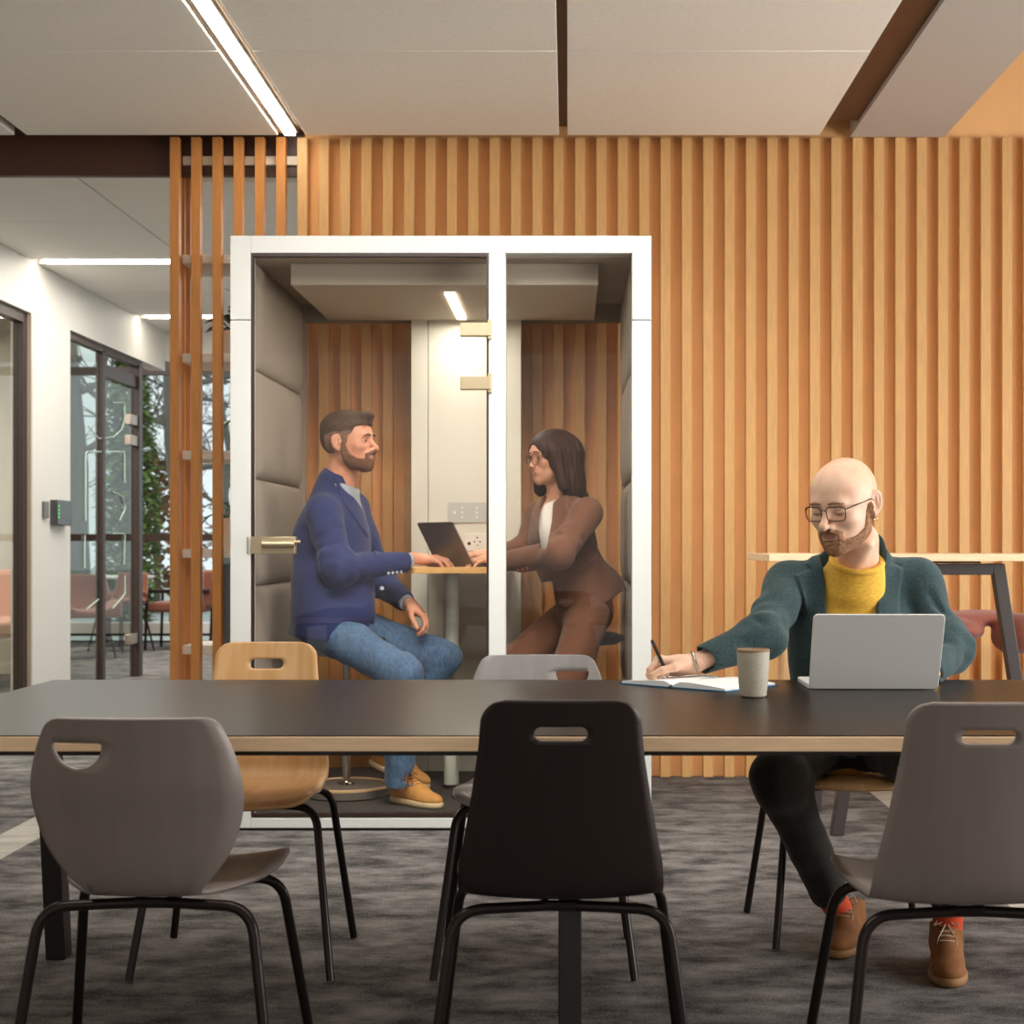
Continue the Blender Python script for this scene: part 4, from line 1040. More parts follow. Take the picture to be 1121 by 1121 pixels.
# glasses
def glasses(h, mat, root, rw, rh, rc, yf, z0, half, ear, r=.0013, lens=True, rnd=False):
    g_ = MB()
    for q in (-1, 1):
        pts = rrect(rw, rh, rc, 6); loop = []
        for a, b in pts:
            if not rnd: a = a*(1-.10*(b < 0)*abs(b)/rh)
            loop.append(h.W((q*half+a, yf+.010*((abs(q*half+a))/.06)**2, z0+b)))
        g_.tube(loop, r, 8, closed=True)
        if lens:
            lm = MB(); lm.add(loop, [tuple(range(len(loop)))]); obj('lens', lm, MATS.get('lens_glass') or glass_mat('lens_glass', (.99, .985, .975), .7), root, solid=.0012, recalc=False)
        xo = q*(half+rw); e0 = h.W((xo, yf+.012, z0+rh*.55)); g_.tube([e0, h.W((q*ear, .000, z0+.012)), h.W((q*ear, .02, z0+.0)), h.W((q*(ear-.002), .03, z0-.015))], r*1.2, 8)
    b0 = half-rw; g_.tube([h.W((-b0, yf, z0+rh*.45)), h.W((-b0*.4, yf-.002, z0+rh*.62)), h.W((b0*.4, yf-.002, z0+rh*.62)), h.W((b0, yf, z0+rh*.45))], r, 8)
    return obj('glasses', g_, mat, root)
glasses(hd, plain('glasses_dark', '2e2622', .35, .3), root, .0255, .0185, .0105, -.1105, -.001, .0325, .0805, .0013)
obj('earring', MB().tube([hd.W((.083+.004*math.cos(a), .006, -.045+.0055*math.sin(a))) for a in [2*PI*k/12 for k in range(12)]], .001, 6, closed=True), CHR, root)
# yellow top: crew neck, visible between the lapels and at the left cuff
sh = S(); sh.add(ell(CH, (.172, .112, .195))); sh.add(cap(CH, PEL, .13, .14, ((0, 1, 0), .8)), .06); sh.add(cap(SHR, SHL, .045), .06); sh.add(cap(Pn(936, 642, 4.215), Pn(938.5, 606, 4.178), .088, .071), .03)
ND = (Pn(937, 612, 4.19)-Pn(936, 655, 4.24)); ND = ND/np.linalg.norm(ND)
sh.sub(cap(Pn(938.5, 604, 4.20), Pn(941, 570, 4.17), .054, .062), .005)
sh.isect(plane((0, -.44, 1), tuple(Pn(937, 627, 4.115))), .005)
sh.disp(wrinkle(.002, 30, 3))
cuff = S(); cuff.add(cap(ELL, WRL+(WRL-ELL)*.16, .036, .034))
lo, hi = bbox([CH, PEL, SHR, SHL], .2)
yt = sdf_obj('yellow_top', [(sh, lo, hi, .005), (cuff, *bbox([ELL, WRL], .09), .005)], YEL, root)
ring = []
for k in range(36):
    a = 2*PI*k/36; c0 = Pn(938, 616, 4.186); x = c0[0]+.0685*math.sin(a); y = c0[1]-.0665*math.cos(a); o_ = Pn(937, 627, 4.115); ring.append((x, y, float(o_[2]+.44*(y-o_[1]))-.002))
obj('collar', MB().tube(ring, .0085, 10, closed=True), YEL, yt)
# jacket
jk = S(); A = jk.add
A(ell(CH+V3(0, 0, .0), (.186, .128, .205))); A(cap(CH, PEL+V3(0, 0, -.02), .145, .175, ((0, 1, 0), .8)), .07)
for s0 in (SHR, SHL): A(cap(Pn(934, 627, 4.25), s0, .058, .061), .05)
A(cap(Pn(936, 640, 4.25), Pn(940, 604, 4.225), .088, .076), .03)
for a, b, c, sd in ((SHR, ELR, WRR, 1), (SHL, ELL, WRL, 2)):
    arm = S(); arm.add(cap(a, b, .064, .054)); arm.add(cap(b, c, .056, .0385), .05); e2 = c-b; e2 = e2/np.linalg.norm(e2)
    arm.isect(plane(tuple(e2), tuple(c)), .003); arm.sub(cap(tuple(c-e2*.05), tuple(c+e2*.05), .033), .004)
    arm.disp(wrinkle(.009, 38, sd, tuple((b+a)/2), .11)); arm.disp(wrinkle(.008, 60, sd+5, tuple(b), .09)); arm.disp(wrinkle(.003, 42, sd+9)); A(arm, .022)
for (x0, y0, x1, y1, D, dp) in ((846, 683, 862, 660, 4.14, .008), (838, 672, 858, 650, 4.14, .006), (826, 676, 846, 697, 4.02, .006), (806, 690, 822, 712, 3.97, .006), (1024, 660, 1040, 690, 4.19, .008), (1018, 650, 1032, 678, 4.2, .006), (1018, 700, 1058, 702, 4.1, .009)):
    jk.disp(fold(P(x0, y0, D), P(x1, y1, D), dp, .012))
jk.disp(wrinkle(.0025, 22, 9))
vo = pxpoly([(899, 585), (903, 610), (906, 640), (907, 672), (900, 745), (897, 800), (962, 800), (960, 745), (961, 672), (962, 640), (962, 610), (960, 585)], 4.14)
jk.disp(raise_by(pxpoly([(904, 600), (899, 602), (886, 618), (889, 624), (873, 630), (889, 690), (900, 760), (912, 760), (912, 600)], 4.15), .010, 4.24, .003))
jk.disp(raise_by(pxpoly([(958, 590), (966, 594), (984, 610), (979, 617), (993, 622), (985, 676), (966, 760), (954, 760), (954, 590)], 4.15), .010, 4.24, .003))
jk.disp(lambda p, d: np.maximum(d, np.where(p[:, 1] < 4.225, -vo(p[:, 0], p[:, 2]), -1)))
jk.sub(cap(Pn(936, 655, 4.225), Pn(943, 560, 4.15), .070, .074), .004)
jk.isect(plane((.0, -.30, 1), tuple(Pn(940, 588, 4.19))), .006)
jk.isect(plane((0, 0, -1), (0, 0, .50)), .004)
lo, hi = bbox([SHR, SHL, PEL, ELR, ELL, WRR, WRL], .19)
jo = sdf_obj('jacket', [(jk, lo, hi, .0042)], TEAL, root)
SEAM = plain('seam_dark', '1c2423', .9)
obj('notch', MB().obox(Pn(984, 617.5, 4.128)+V3(0, -.004, 0), (1, 0, -.55), (0, 1, 0), (.55, 0, 1), .010, .0012, .0011), SEAM, jo); obj('notch', MB().obox(Pn(886, 620, 4.13)+V3(0, -.004, 0), (1, 0, -.9), (0, 1, 0), (.9, 0, 1), .011, .0012, .0011), SEAM, jo)
for k in range(3): obj('cuff_button', button(root, P(1030-4*k*.7, 744-3*k, 3.99), (.3, -1, .1), .0055, plain('button_dark', '23282b', .4)), MATS['button_dark'], jo)
# trousers, socks, shoes
tr = S(); A = tr.add
A(ell((.80, 4.40, .555), (.185, .15, .105)))
for a, b, c, sd in ((HPR, KNR, HMR, 1), (HPL, KNL, HML, 2)):
    lg = S(); lg.add(cap(a, b, .088, .066)); lg.add(cap(b, c, .068, .052), .05); e2 = c-b; e2 = e2/np.linalg.norm(e2); lg.isect(plane(tuple(e2), tuple(c)), .003); lg.sub(cap(tuple(c-e2*.04), tuple(c+e2*.05), .045), .004)
    lg.disp(wrinkle(.005, 38, sd, tuple(b), .12)); lg.disp(wrinkle(.003, 40, sd+3)); A(lg, .04)
lo, hi = bbox([(.61, 4.55, .45), HPR, HPL, KNR, KNL, HMR, HML], .11)
sdf_obj('trousers', [(tr, lo, hi, .006)], DKT, root)
for a, b in ((HMR, ANR), (HML, ANL)):
    s_ = S(); s_.add(cap(tuple(a), tuple(b), .041, .036)); lo, hi = bbox([a, b], .06); sdf_obj('sock', [(s_, lo, hi, .005)], RED, root)
shoe(root, (.805, 4.305), (.705, 4.015), 0.001, None, TAN, SOLE, WELT, .285)
shoe(root, (1.005, 4.05), (.945, 3.77), 0.001, None, TAN, SOLE, WELT, .285)
wv = Vector(tuple(WRR)); wd = (Vector(tuple(Pn(752, 727, 3.985)))-wv).normalized(); u = wd.cross(Vector((0, 1, 0))).normalized(); v = u.cross(wd)
mb = MB(); mb.tube([wv+wd*.016+(u*math.cos(a)*.0275+v*math.sin(a)*.030) for a in [2*PI*k/24 for k in range(24)]], .0045, 8, closed=True)
obj('bracelet', mb, plain('bracelet_steel', 'b9b3a8', .3, .9), root)

# ------------------------------------------------------------------ man in the booth
def arms_core(core, SHn, ELn, WRn, r=.032): core.add(cap(SHn, ELn, r, r*.9), .02); core.add(cap(ELn, WRn, r*.9, r*.65), .02)
def sleeve(a, b, c, r0, r1, r2, sd, amp=.006):
    arm = S(); arm.add(cap(a, b, r0, r1)); arm.add(cap(b, c, r1*1.02, r2), .05); e2 = c-b; e2 = e2/np.linalg.norm(e2)
    arm.isect(plane(tuple(e2), tuple(c)), .003); arm.sub(cap(tuple(c-e2*.05), tuple(c+e2*.05), r2*.86), .004)
    arm.disp(wrinkle(amp*1.4, 36, sd, tuple((b+a)/2), .12)); arm.disp(wrinkle(amp*1.5, 58, sd+5, tuple(b), .09)); arm.disp(wrinkle(.0028, 40, sd+9)); return arm
root = thing('person', (-.93, 6.32, .06), 'smiling dark-haired person in blue jacket and jeans sitting in the booth', 'person')
SK2 = skin_mat('skin_ruddy', 'd9a084', 'c98a6c'); HAIR2 = plain('hair_dark_brown', '4a3628', .75, noise=.35, scale=160, stretch=(1, 1, .4), bump=.4, detail=3); BRD2 = plain('beard_dark', '6f4a35', .85, noise=.4, scale=160, bump=.4, detail=2)
BLUEJ = cloth('blue_jacket_cloth', '313b69', '272f56', 320, rough=.8); DENIM = cloth('denim', '5d7999', '48617f', 120, stretch=(1, 1, .35), bump=.1); GSH = cloth('grey_shirt', 'aab0b6', '99a0a8', 260)
BOOT = plain('tan_nubuck', 'cf9550', .8, noise=.10, scale=30); BSOLE = plain('cream_sole', 'dcc79a', .6); BLACE = plain('lace_brown', '7a5233', .8); PEARL = plain('button_grey', 'b4b9c4', .35)
hd = Head(P(382, 484.5, 6.28), rotm(-2, 0, 73), 1.02, head_field(jaw=1.06, nose=1.05, smile=1.2, cheek=1.03))
hs = S(); hs.add(hd.f); hs.add(cap(Pn(376, 505, 6.3), Pn(368, 548, 6.31), .060, .066), .03)
SHn, SHf = Pn(353, 561, 6.15), Pn(386, 556, 6.46); ELn, ELf = Pn(370, 622, 6.09), Pn(417, 638, 6.50); WRn, WRf = Pn(446, 615, 6.27), Pn(444, 659, 6.38)
CH = Pn(368, 595, 6.31); BE = Pn(368, 655, 6.31); PEL = Pn(356, 690, 6.32)
hN = hand_field(Pn(453, 611.5, 6.30), (.98, .04, .02), (.0, .0, 1), True, [(16, 30, 16), (18, 32, 18), (20, 34, 18), (24, 34, 18)], [(.75, .55, -.3), (.9, .2, -.25), (.95, .0, -.2)], 1.0, .7, fore=tuple(WRn+(ELn-WRn)*.4))
hF = hand_field(Pn(449, 661, 6.375), (.72, -.35, -.60), (.62, .05, .78), False, [(30, 42, 25), (38, 48, 28), (42, 50, 28), (48, 50, 28)], [(.75, .4, -.5), (.9, .1, -.35), (.95, -.05, -.3)], 1.0, .6, fore=tuple(WRf+(ELf-WRf)*.4))
HPn, HPf = Pn(362, 690, 6.19), Pn(374, 684, 6.42); KNn, KNf = Pn(440, 738, 6.03), Pn(484, 720, 6.44); ANn, ANf = Pn(438, 859, 6.09), Pn(418, 822, 6.48)
core = S(); core.add(ell(CH, (.10, .10, .17))); core.add(cap(CH, PEL, .10, .11), .05); core.add(cap(SHn, SHf, .035), .03); arms_core(core, SHn, ELn, WRn); arms_core(core, SHf, ELf, WRf)
for a, b, c in ((HPn, KNn, ANn), (HPf, KNf, ANf)): core.add(cap(a, b, .06, .045), .03); core.add(cap(b, c, .04, .03), .02)
lo, hi = bbox([SHn, SHf, PEL, KNn, KNf, ANn, ANf, ELn, ELf, WRn, WRf], .15); hlo, hhi = hd.box(.15); hlo = (hlo[0], hlo[1], hlo[2]-.10)
sdf_obj('body', [(core, lo, hi, .012), (hs, hlo, hhi, .0026), (hN[0], hN[1], hN[2], .0026), (hF[0], hF[1], hF[2], .0026)], [SK2, LIP], root, matfn=lipfn(hd))
blo, bhi = hd.box(.16)
breg2 = lambda q: beard_region(q, [(-.002, .0), (-.016, -.004), (-.026, -.032), (-.042, -.056), (-.064, -.068), (-.085, -.072), (-.13, -.072), (-.13, -.14), (-.03, -.14), (-.006, -.095), (.004, -.050)], .034, -.0485)
sdf_obj('beard', [(hd.offset(.004, breg2, .001, 500), blo, bhi, .0026)], BRD2, root)
hp2 = poly2([(-.096, .066), (-.078, .066), (-.056, .058), (-.046, .034), (-.030, .022), (-.024, -.010), (-.006, -.006), (.000, .028), (.016, .034), (.036, .024), (.040, -.030), (.052, -.075), (.14, -.075), (.14, .17), (-.14, .17), (-.118, .08)])
hairf = S(); hairf.add(hd.f); tl = S()
def topvol(p):
    q = hd.L(p); return (hd.loc(q)-(.004+.012*sstep(.03, .10, q[:, 2])+.006*sstep(.02, .09, q[:, 1])*sstep(-.09, .0, q[:, 2]))+.0012*wav(q*V3(1, .5, 1), 8, 420))*hd.sc
def hfield(p):
    q = hd.L(p); d = topvol(p); quiff = ell((0, -.078, .100), (.046, .034, .020), rotm(-18, 0, 0))(q)*hd.sc+.001*wav(q, 5, 500)
    h = np.maximum(.02-np.abs(d-quiff), 0)/.02; d = np.minimum(d, quiff)-h*h*.005
    return np.maximum(d, hp2(q[:, 1], q[:, 2])*hd.sc)
FADE = plain('hair_faded', '7d5f4c', .75, noise=.25, scale=200, bump=.3)
def fadefn(c):
    q = hd.L(c); return ((q[:, 2] < .040-.25*np.maximum(q[:, 1]-.03, 0)) & (np.abs(q[:, 0]) > .045) & (q[:, 1] < .075)).astype(int)
sdf_obj('hair', [(hfield, blo, bhi, .0027)], [HAIR2, FADE], root, matfn=fadefn)
teeth(hd, root, .0045); brows(hd, root, HAIR2, .024, .0042, .004); eyes(hd, root, (.0, -1, -.05))
# shirt
FT = V3(.94, -.34, 0)
sh = S(); sh.add(ell(CH+V3(0, 0, .01), (.162, .121, .205), rotm(0, 0, 70))); sh.add(cap(CH, PEL, .100, .11), .05); sh.add(cap(SHn, SHf, .05), .06); sh.add(cap(Pn(370, 555, 6.31), Pn(375, 531, 6.30), .088, .073), .03)
nd = Pn(377, 520, 6.3)-Pn(368, 555, 6.31); nd = nd/np.linalg.norm(nd)
sh.sub(cap(Pn(372, 545, 6.31), Pn(378, 500, 6.3), .062, .066), .004); sh.isect(plane(tuple(nd+V3(.25, 0, 0)), tuple(Pn(378, 528, 6.3))), .006)
lo, hi = bbox([CH, PEL, SHn, SHf], .2)
cfn = S(); e2 = (WRn-ELn)/np.linalg.norm(WRn-ELn); cfn.add(cap(ELn, WRn+e2*.018, .036, .037)); cfn.isect(plane(tuple(e2), tuple(WRn+e2*.016)), .002)
cff = S(); e3 = (WRf-ELf)/np.linalg.norm(WRf-ELf); cff.add(cap(ELf, WRf+e3*.016, .034, .035)); cff.isect(plane(tuple(e3), tuple(WRf+e3*.014)), .002)
so_ = sdf_obj('shirt', [(sh, lo, hi, .0055), (cfn, *bbox([ELn, WRn], .08), .005), (cff, *bbox([ELf, WRf], .08), .005)], GSH, root)
# jacket
jk = S(); A = jk.add
A(ell(CH, (.178, .132, .215), rotm(0, 0, 70))); A(ell(BE, (.160, .142, .19), rotm(0, 0, 70)), .06); A(cap(BE, PEL, .140, .150), .06)
A(cap(Pn(338, 588, 6.25), Pn(341, 660, 6.25), .055, .06), .08); A(cap(Pn(360, 531, 6.33), Pn(342, 574, 6.3), .050, .055), .04); A(cap(Pn(352, 640, 6.22), Pn(356, 690, 6.20), .112, .128), .05); A(cap(Pn(388, 630, 6.24), Pn(386, 672, 6.20), .075, .092), .05)
for s0 in (SHn, SHf): A(cap(Pn(366, 548, 6.31), s0, .058, .066), .05)
A(cap(Pn(368, 552, 6.32), Pn(370, 527, 6.31), .092, .080), .03)
A(sleeve(SHn, ELn, WRn, .070, .062, .045, 21, .007), .022); A(sleeve(SHf, ELf, WRf, .066, .058, .044, 22, .006), .022)
for (x0, y0, x1, y1, D, dp) in ((346, 590, 372, 575, 6.08, .007), (340, 605, 376, 592, 6.06, .008), (376, 602, 388, 618, 6.08, .004), (384, 600, 400, 613, 6.1, .003), (372, 640, 392, 634, 6.05, .006), (338, 640, 352, 690, 6.13, .004)):
    jk.disp(fold(P(x0, y0, D), P(x1, y1, D), dp, .014))
jk.disp(wrinkle(.003, 20, 33))
vb = pxpoly([(370, 512), (378, 532), (392, 556), (405, 582), (414, 603), (417, 603), (415, 582), (408, 556), (401, 534), (400, 505)], 6.18)
jk.disp(raise_by(pxpoly([(368, 512), (377, 521), (388, 540), (404, 580), (414, 610), (405, 600), (388, 570), (376, 552), (368, 535), (363, 522)], 6.16), .006, 6.3))
jk.disp(lambda p, d: np.maximum(d, np.where(p[:, 1] < 6.335, -vb(p[:, 0], p[:, 2]), -1)))
jk.sub(cap(Pn(372, 546, 6.31), Pn(380, 500, 6.3), .066, .070), .004); jk.isect(plane((.42, -.05, 1), tuple(Pn(369, 517, 6.3))), .006)
hem = pxpoly([(300, 480), (520, 480), (520, 640), (428, 640), (420, 662), (405, 682), (392, 694), (376, 702), (325, 698), (300, 696)], 6.16)
body_only = hem
jk.disp(lambda p, d: np.maximum(d, np.where((p[:, 0] < -.80), hem(p[:, 0], p[:, 2]), -1)))
lo, hi = bbox([SHn, SHf, PEL, ELn, ELf, WRn, WRf], .2)
jo = sdf_obj('jacket', [(jk, lo, hi, .0045)], BLUEJ, root)
mb = MB(); mb.tube([P(353, 644, 6.068), P(370, 644.5, 6.07), P(390, 643, 6.10)], .0018, 6); mb.tube([P(353, 644, 6.068), P(354, 650.5, 6.068)], .0014, 6)
obj('pocket', mb, plain('blue_seam', '222b5c', .9), jo)
for k in range(4): obj('cuff_button', button(root, tuple(Pn(425.5+4.6*k, 627.5-.4*k, 6.17+.01*k)), (.1, -1, -.15), .0058, PEARL), PEARL, jo)
obj('front_button', button(root, tuple(Pn(418, 644, 6.20)), (.5, -1, 0), .0085, PEARL), PEARL, jo)
# jeans
tr = S(); A = tr.add
A(ell(tuple(Pn(362, 688, 6.31)), (.14, .165, .095)))
for a, b, c, sd in ((HPn, KNn, ANn, 41), (HPf, KNf, ANf, 42)):
    lg = S(); lg.add(cap(a, b, .096, .071)); lg.add(cap(b, c, .072, .060), .05); e2 = c-b; e2 = e2/np.linalg.norm(e2); lg.isect(plane(tuple(e2), tuple(c)), .003); lg.sub(cap(tuple(c-e2*.04), tuple(c+e2*.05), .052), .004)
    lg.disp(wrinkle(.010, 44, sd, tuple(b), .11)); lg.disp(wrinkle(.009, 40, sd+8, tuple(a), .14)); lg.disp(wrinkle(.0045, 34, sd+3)); A(lg, .03)
lo, hi = bbox([PEL, HPn, HPf, KNn, KNf, ANn, ANf], .13)
sdf_obj('jeans', [(tr, lo, hi, .006)], DENIM, root)
shoe(root, (Pn(430, 875, 6.17)[0], 6.19), (Pn(480, 880, 6.03)[0], 6.00), .061, None, BOOT, BSOLE, BLACE, .275, w=1.05)
sx = Pn(404, 840, 6.5); shoe(root, (sx[0], 6.52), (sx[0]+.25, 6.44), .165, None, BOOT, BSOLE, BLACE, .275, pitch=-20, w=1.05)

# ------------------------------------------------------------------ woman in the booth
root = thing('person', (.08, 6.45, .06), 'person with long dark hair, round glasses and brown tweed suit in the booth', 'person')
SK3 = skin_mat('skin_warm', 'e2ac8e', 'd69b7c'); HAIR3 = plain('hair_espresso', '38231a', .6, spec=.25, noise=.3, scale=60, stretch=(6, 6, .5), bump=.25, detail=3)
TWEED = cloth('brown_tweed', '7f5743', '5b3c2d', 420, bump=.3); WSH = plain('white_top', 'e6e2da', .8)
hd = Head(P(604, 500.5, 6.34), rotm(5, 0, -58), .94, head_field(jaw=.88, nose=.93, smile=1.3, cheek=1.03, fem=True))
hs = S(); hs.add(hd.f); hs.add(cap(Pn(610, 520, 6.36), Pn(613, 560, 6.38), .047, .052), .03); hs.add(ell(tuple(Pn(608, 562, 6.39)), (.08, .06, .045)), .04)
SHn, SHf = Pn(643, 562, 6.19), Pn(589, 566, 6.52); ELn, ELf = Pn(612, 606, 6.06), Pn(574, 604, 6.46); WRn, WRf = Pn(558, 616, 6.24), Pn(549, 606, 6.40)
CH = Pn(614, 590, 6.36); WA = Pn(630, 630, 6.37); PEL = Pn(646, 668, 6.38)
hN = hand_field(Pn(551, 611.5, 6.28), (-.97, .06, .0), (0, -.05, 1), False, [(12, 28, 16), (14, 30, 16), (16, 30, 16), (18, 30, 16)], [(.75, .55, -.1), (.9, .2, -.2), (.95, .0, -.2)], .92, .7, fore=tuple(WRn+(ELn-WRn)*.4))
hF = hand_field(Pn(541, 606, 6.42), (-.98, -.05, .0), (0, -.25, 1), True, [(18, 34, 20), (24, 36, 22), (30, 38, 22), (34, 38, 22)], [(.75, .5, -.25), (.9, .2, -.2), (.95, .0, -.2)], .92, .7, fore=tuple(WRf+(ELf-WRf)*.4))
HPn, HPf = Pn(644, 674, 6.27), Pn(626, 676, 6.48); KNn, KNf = Pn(622, 742, 6.17), Pn(560, 730, 6.32); ANn, ANf = Pn(612, 862, 6.35), Pn(552, 862, 6.33)
core = S(); core.add(ell(CH, (.09, .08, .15))); core.add(cap(CH, PEL, .085, .10), .05); core.add(cap(SHn, SHf, .03), .03); arms_core(core, SHn, ELn, WRn, .028); arms_core(core, SHf, ELf, WRf, .028)
for a, b, c in ((HPn, KNn, ANn), (HPf, KNf, ANf)): core.add(cap(a, b, .06, .045), .03); core.add(cap(b, c, .04, .03), .02)
lo, hi = bbox([SHn, SHf, PEL, KNn, KNf, ANn, ANf, ELn, ELf, WRn, WRf], .15); hlo, hhi = hd.box(.15); hlo = (hlo[0], hlo[1], hlo[2]-.10)
sdf_obj('body', [(core, lo, hi, .012), (hs, hlo, hhi, .0026), (hN[0], hN[1], hN[2], .0028), (hF[0], hF[1], hF[2], .0028)], [SK3, plain('lip_pink', 'c4766a', .4)], root, matfn=lipfn(hd))
eyes(hd, root, (-.15, -1, -.05)); teeth(hd, root, .007); brows(hd, root, HAIR3, .0245, .0024, .005)
glasses(hd, plain('glasses_gold', '6b4a30', .35, .5), root, .0245, .0235, .0232, -.108, -.006, .0325, .078, .0017, rnd=True)
def whair(p):
    q = hd.L(p); d = ell((0, .014, .026), (.094, .118, .101))(q)*hd.sc
    for c, k in ((cap(Pn(620, 500, 6.34), Pn(624, 535, 6.32), .076, .056), .05), (cap(Pn(624, 526, 6.33), Pn(632, 548, 6.40), .056, .045), .04), (cap(Pn(634, 545, 6.44), Pn(650, 596, 6.48), .04, .016), .04), (cap(Pn(592, 505, 6.44), Pn(592, 536, 6.44), .040, .030), .04), (cap(Pn(607, 495, 6.26), Pn(617, 532, 6.255), .026, .022), .03)):
        e = c(p); h = np.maximum(k-np.abs(d-e), 0)/k; d = np.minimum(d, e)-h*h*k*.25
    d = d+.0009*np.sin(q[:, 1]*260+q[:, 0]*90+6*q[:, 2])*sstep(.11, .03, q[:, 2])+.001*wav(q*V3(1, 1, .2), 6, 300)
    face = ell((0, -.108, -.052), (.064, .066, .112))(q)*hd.sc
    part = ell((0, -.128, .040), (.040, .040, .040))(q)*hd.sc
    nk = cap(Pn(600, 520, 6.33), Pn(602, 560, 6.30), .062, .07)(p)
    for c in (face, part, nk):
        e = -c; h = np.maximum(.008-np.abs(d-e), 0)/.008; d = np.maximum(d, e)+h*h*.002
    return d
hb0, hb1 = hd.box(.19); hb0 = (hb0[0], hb0[1], hb0[2]-.24); hb1 = (hb1[0]+.10, hb1[1], hb1[2])
sdf_obj('hair', [(whair, hb0, hb1, .0032)], HAIR3, root)
sh = S(); sh.add(ell(CH, (.140, .098, .18), rotm(0, 0, -45))); sh.add(cap(CH, WA, .10, .095), .05); sh.isect(plane((-.3, -.45, 1), tuple(Pn(602, 545, 6.25))), .006)
lo, hi = bbox([CH, PEL], .2); sdf_obj('white_top', [(sh, lo, hi, .0055)], WSH, root)
jk = S(); A = jk.add
A(ell(CH, (.152, .112, .19), rotm(0, 0, -45))); A(ell(tuple(Pn(613, 588, 6.27)), (.09, .075, .07)), .06); A(cap(CH, WA, .110, .112), .06); A(cap(WA, PEL, .115, .152), .08)
A(cap(PEL, Pn(654, 650, 6.40), .150, .12), .05)
for s0 in (SHn, SHf): A(cap(Pn(614, 556, 6.37), s0, .052, .056), .05)
A(sleeve(SHn, ELn, WRn, .062, .055, .047, 51, .005), .022); A(sleeve(SHf, ELf, WRf, .060, .052, .045, 52, .005), .022)
for (x0, y0, x1, y1, D, dp) in ((618, 578, 640, 592, 6.08, .007), (612, 585, 628, 606, 6.06, .006), (598, 600, 612, 620, 6.05, .005), (630, 622, 652, 612, 6.2, .005)):
    jk.disp(fold(P(x0, y0, D), P(x1, y1, D), dp, .012))
jk.disp(wrinkle(.003, 24, 71))
vw = pxpoly([(598, 535), (606, 540), (604, 570), (599, 600), (592, 600), (589, 575), (592, 548)], 6.22)
jk.disp(raise_by(pxpoly([(604, 536), (618, 536), (626, 548), (620, 552), (623, 560), (600, 606), (598, 600), (604, 570)], 6.22), .006, 6.36))
jk.disp(raise_by(pxpoly([(598, 536), (590, 540), (580, 556), (584, 560), (580, 564), (594, 604), (594, 598), (590, 575)], 6.25), .006, 6.42))
jk.disp(lambda p, d: np.maximum(d, np.where(p[:, 1] < 6.36, -vw(p[:, 0], p[:, 2]), -1)))
jk.sub(cap(Pn(609, 560, 6.35), Pn(600, 515, 6.30), .052, .064), .004)
hem = pxpoly([(500, 470), (720, 470), (720, 640), (681, 649), (664, 660), (640, 666), (618, 666), (608, 660), (604, 636), (586, 640), (570, 668), (540, 680), (500, 640)], 6.22)
jk.disp(lambda p, d: np.maximum(d, hem(p[:, 0], p[:, 2])))
lo, hi = bbox([SHn, SHf, PEL, ELn, ELf, WRn, WRf], .2)
jo = sdf_obj('jacket', [(jk, lo, hi, .0045)], TWEED, root)
obj('pocket', MB().tube([P(626, 630, 6.215), P(640, 624, 6.22), P(652, 612, 6.24)], .0018, 6), plain('tweed_seam', '4a2d20', .9), jo)
for px, py in ((612, 645),): obj('front_button', button(root, tuple(Pn(px, py, 6.235)), (-.3, -1, 0), .008, plain('button_red_brown', '7a3524', .3)), MATS['button_red_brown'], jo)
for k in range(3): obj('cuff_button', button(root, tuple(Pn(567+5*k, 624.5-1.2*k, 6.09)), (0, -1, -.2), .005, MATS['button_red_brown']), MATS['button_red_brown'], jo)
tr = S(); A = tr.add
A(ell(tuple(Pn(640, 672, 6.38)), (.12, .14, .10)))
for a, b, c, sd in ((HPn, KNn, ANn, 61), (HPf, KNf, ANf, 62)):
    lg = S(); lg.add(cap(a, b, .088, .076)); lg.add(cap(b, c, .076, .063), .05); e2 = c-b; e2 = e2/np.linalg.norm(e2); lg.isect(plane(tuple(e2), tuple(c)), .003); lg.sub(cap(tuple(c-e2*.04), tuple(c+e2*.05), .056), .004)
    lg.disp(wrinkle(.004, 40, sd, tuple(b), .14)); lg.disp(wrinkle(.003, 45, sd+3)); A(lg, .03)
lo, hi = bbox([PEL, HPn, HPf, KNn, KNf, ANn, ANf], .13)
sdf_obj('trousers', [(tr, lo, hi, .006)], TWEED, root)
GSHOE = plain('shoe_taupe', '6f675f', .8)
shoe(root, (Pn(566, 870, 6.36)[0], 6.36), (Pn(522, 870, 6.3)[0], 6.28), .061, None, GSHOE, GSHOE, GSHOE, .25, w=.9)
shoe(root, (Pn(626, 870, 6.5)[0], 6.42), (Pn(590, 870, 6.3)[0], 6.22), .061, None, GSHOE, GSHOE, GSHOE, .25, w=.9)
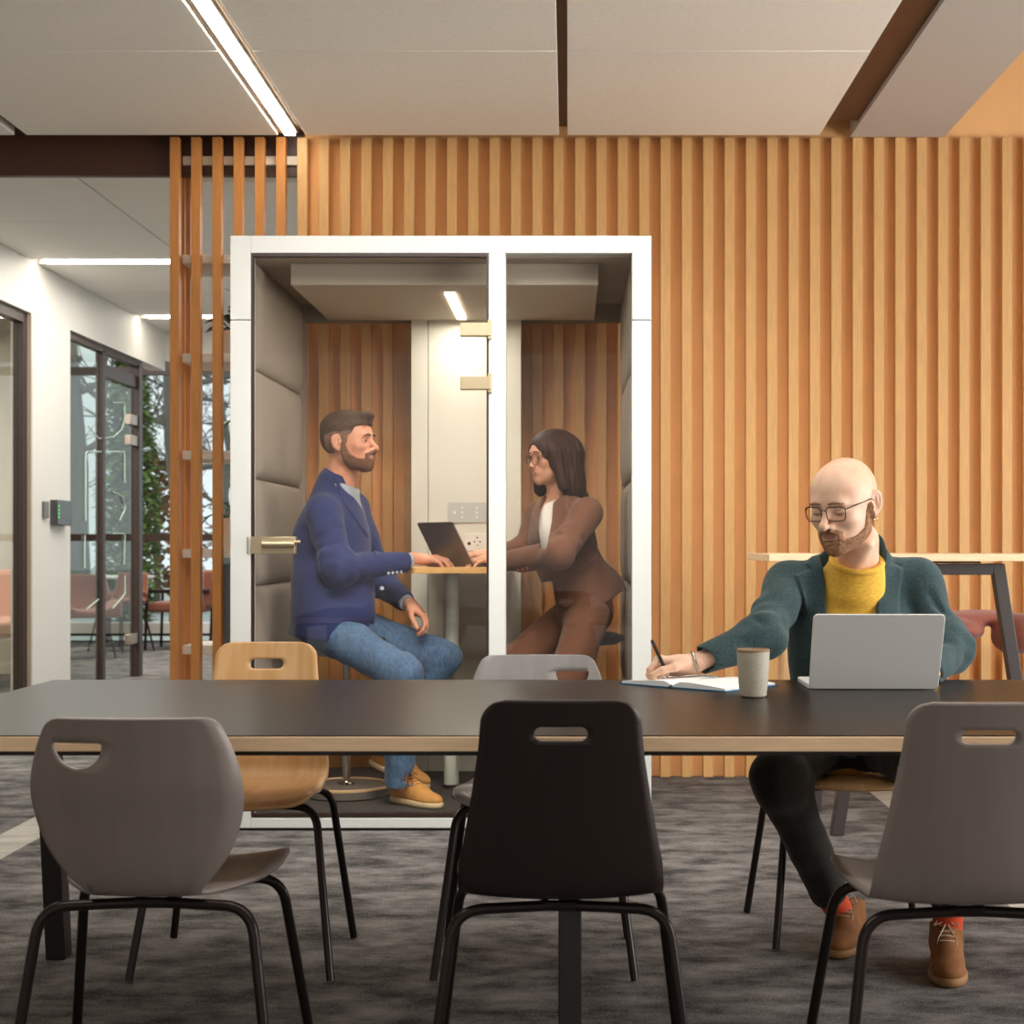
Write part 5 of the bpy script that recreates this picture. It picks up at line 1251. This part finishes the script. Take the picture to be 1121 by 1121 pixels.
# ================================================================== camera, light, view
cam = bpy.data.cameras.new('camera'); co = bpy.data.objects.new('camera', cam); COL.objects.link(co); SC.camera = co
co.location = (0, 0, CAMZ); co.rotation_euler = (PI/2, 0, 0)
cam.sensor_width = 36; cam.lens = 36*F/1121; cam.shift_x = -(CX-560.5)/1121; cam.shift_y = (HY-560.5)/1121
cam.clip_start = .05; cam.clip_end = 200
cam.dof.use_dof = True; cam.dof.focus_distance = 4.3; cam.dof.aperture_fstop = 7
w = bpy.data.worlds.new('world'); SC.world = w; w.use_nodes = True
bg = w.node_tree.nodes['Background']; bg.inputs[0].default_value = (.90, .96, 1.0, 1); bg.inputs[1].default_value = 1.1
def area(name, loc, tgt, sx, sy, power, col=(1, .96, .9), spread=180):
    l = bpy.data.lights.new(name, 'AREA'); l.shape = 'RECTANGLE'; l.size = sx; l.size_y = sy; l.energy = power; l.color = col; l.spread = math.radians(spread)
    o = bpy.data.objects.new(name, l); COL.objects.link(o); o.location = loc
    o.rotation_euler = (Vector(tgt)-Vector(loc)).to_track_quat('-Z', 'Y').to_euler(); return o
area('window_light', (4.55, 3.6, 1.45), (0, 5.4, .95), 4.6, 1.9, 225, (1, .97, .93))
area('ceiling_fill', (-.3, 4.5, 2.99), (-.45, 6.3, .9), 2.2, .9, 40, (1, .96, .9), 85)  # fill added overhead to brighten the booth interior, no fitting there
area('ceiling_fill', (.6, 4.3, 2.99), (.6, 4.3, 0), 1.8, .8, 22, (1, .96, .9))  # fill added above the seated man, without a fitting
area('ceiling_fill', (.2, 2.45, 3.0), (.2, 2.75, .7), 4, .4, 40, (1, .96, .9))  # added fill for the near chair backs and the table edge
area('front_fill', (0, -3.45, 1.55), (0, 4, 1.55), 9, 3, 44, (1, .96, .92))  # fill added before the windowless front wall, lifts facing surfaces and hazes the glass
area('corridor_light', (-2.2, 9.8, 2.95), (-2.2, 9.8, 0), 2.2, 3, 75)
area('lounge_light', (-4.5, 15, 3.8), (-4.5, 15, 0), 5, 3, 260)
area('office_light', (-5.5, 9.5, 2.9), (-5.5, 9.5, 0), 2.5, 5, 300)
area('booth_light', (-.485, 6.57, 2.12), (-.485, 6.57, 0), .04, .7, 7, (1, .93, .82))
SC.view_settings.view_transform = 'Standard'; SC.view_settings.look = 'None'; SC.view_settings.exposure = 0.0; SC.view_settings.gamma = 1.0
SC.view_settings.use_curve_mapping = False
SC.cycles.max_bounces = 8; SC.cycles.transparent_max_bounces = 24
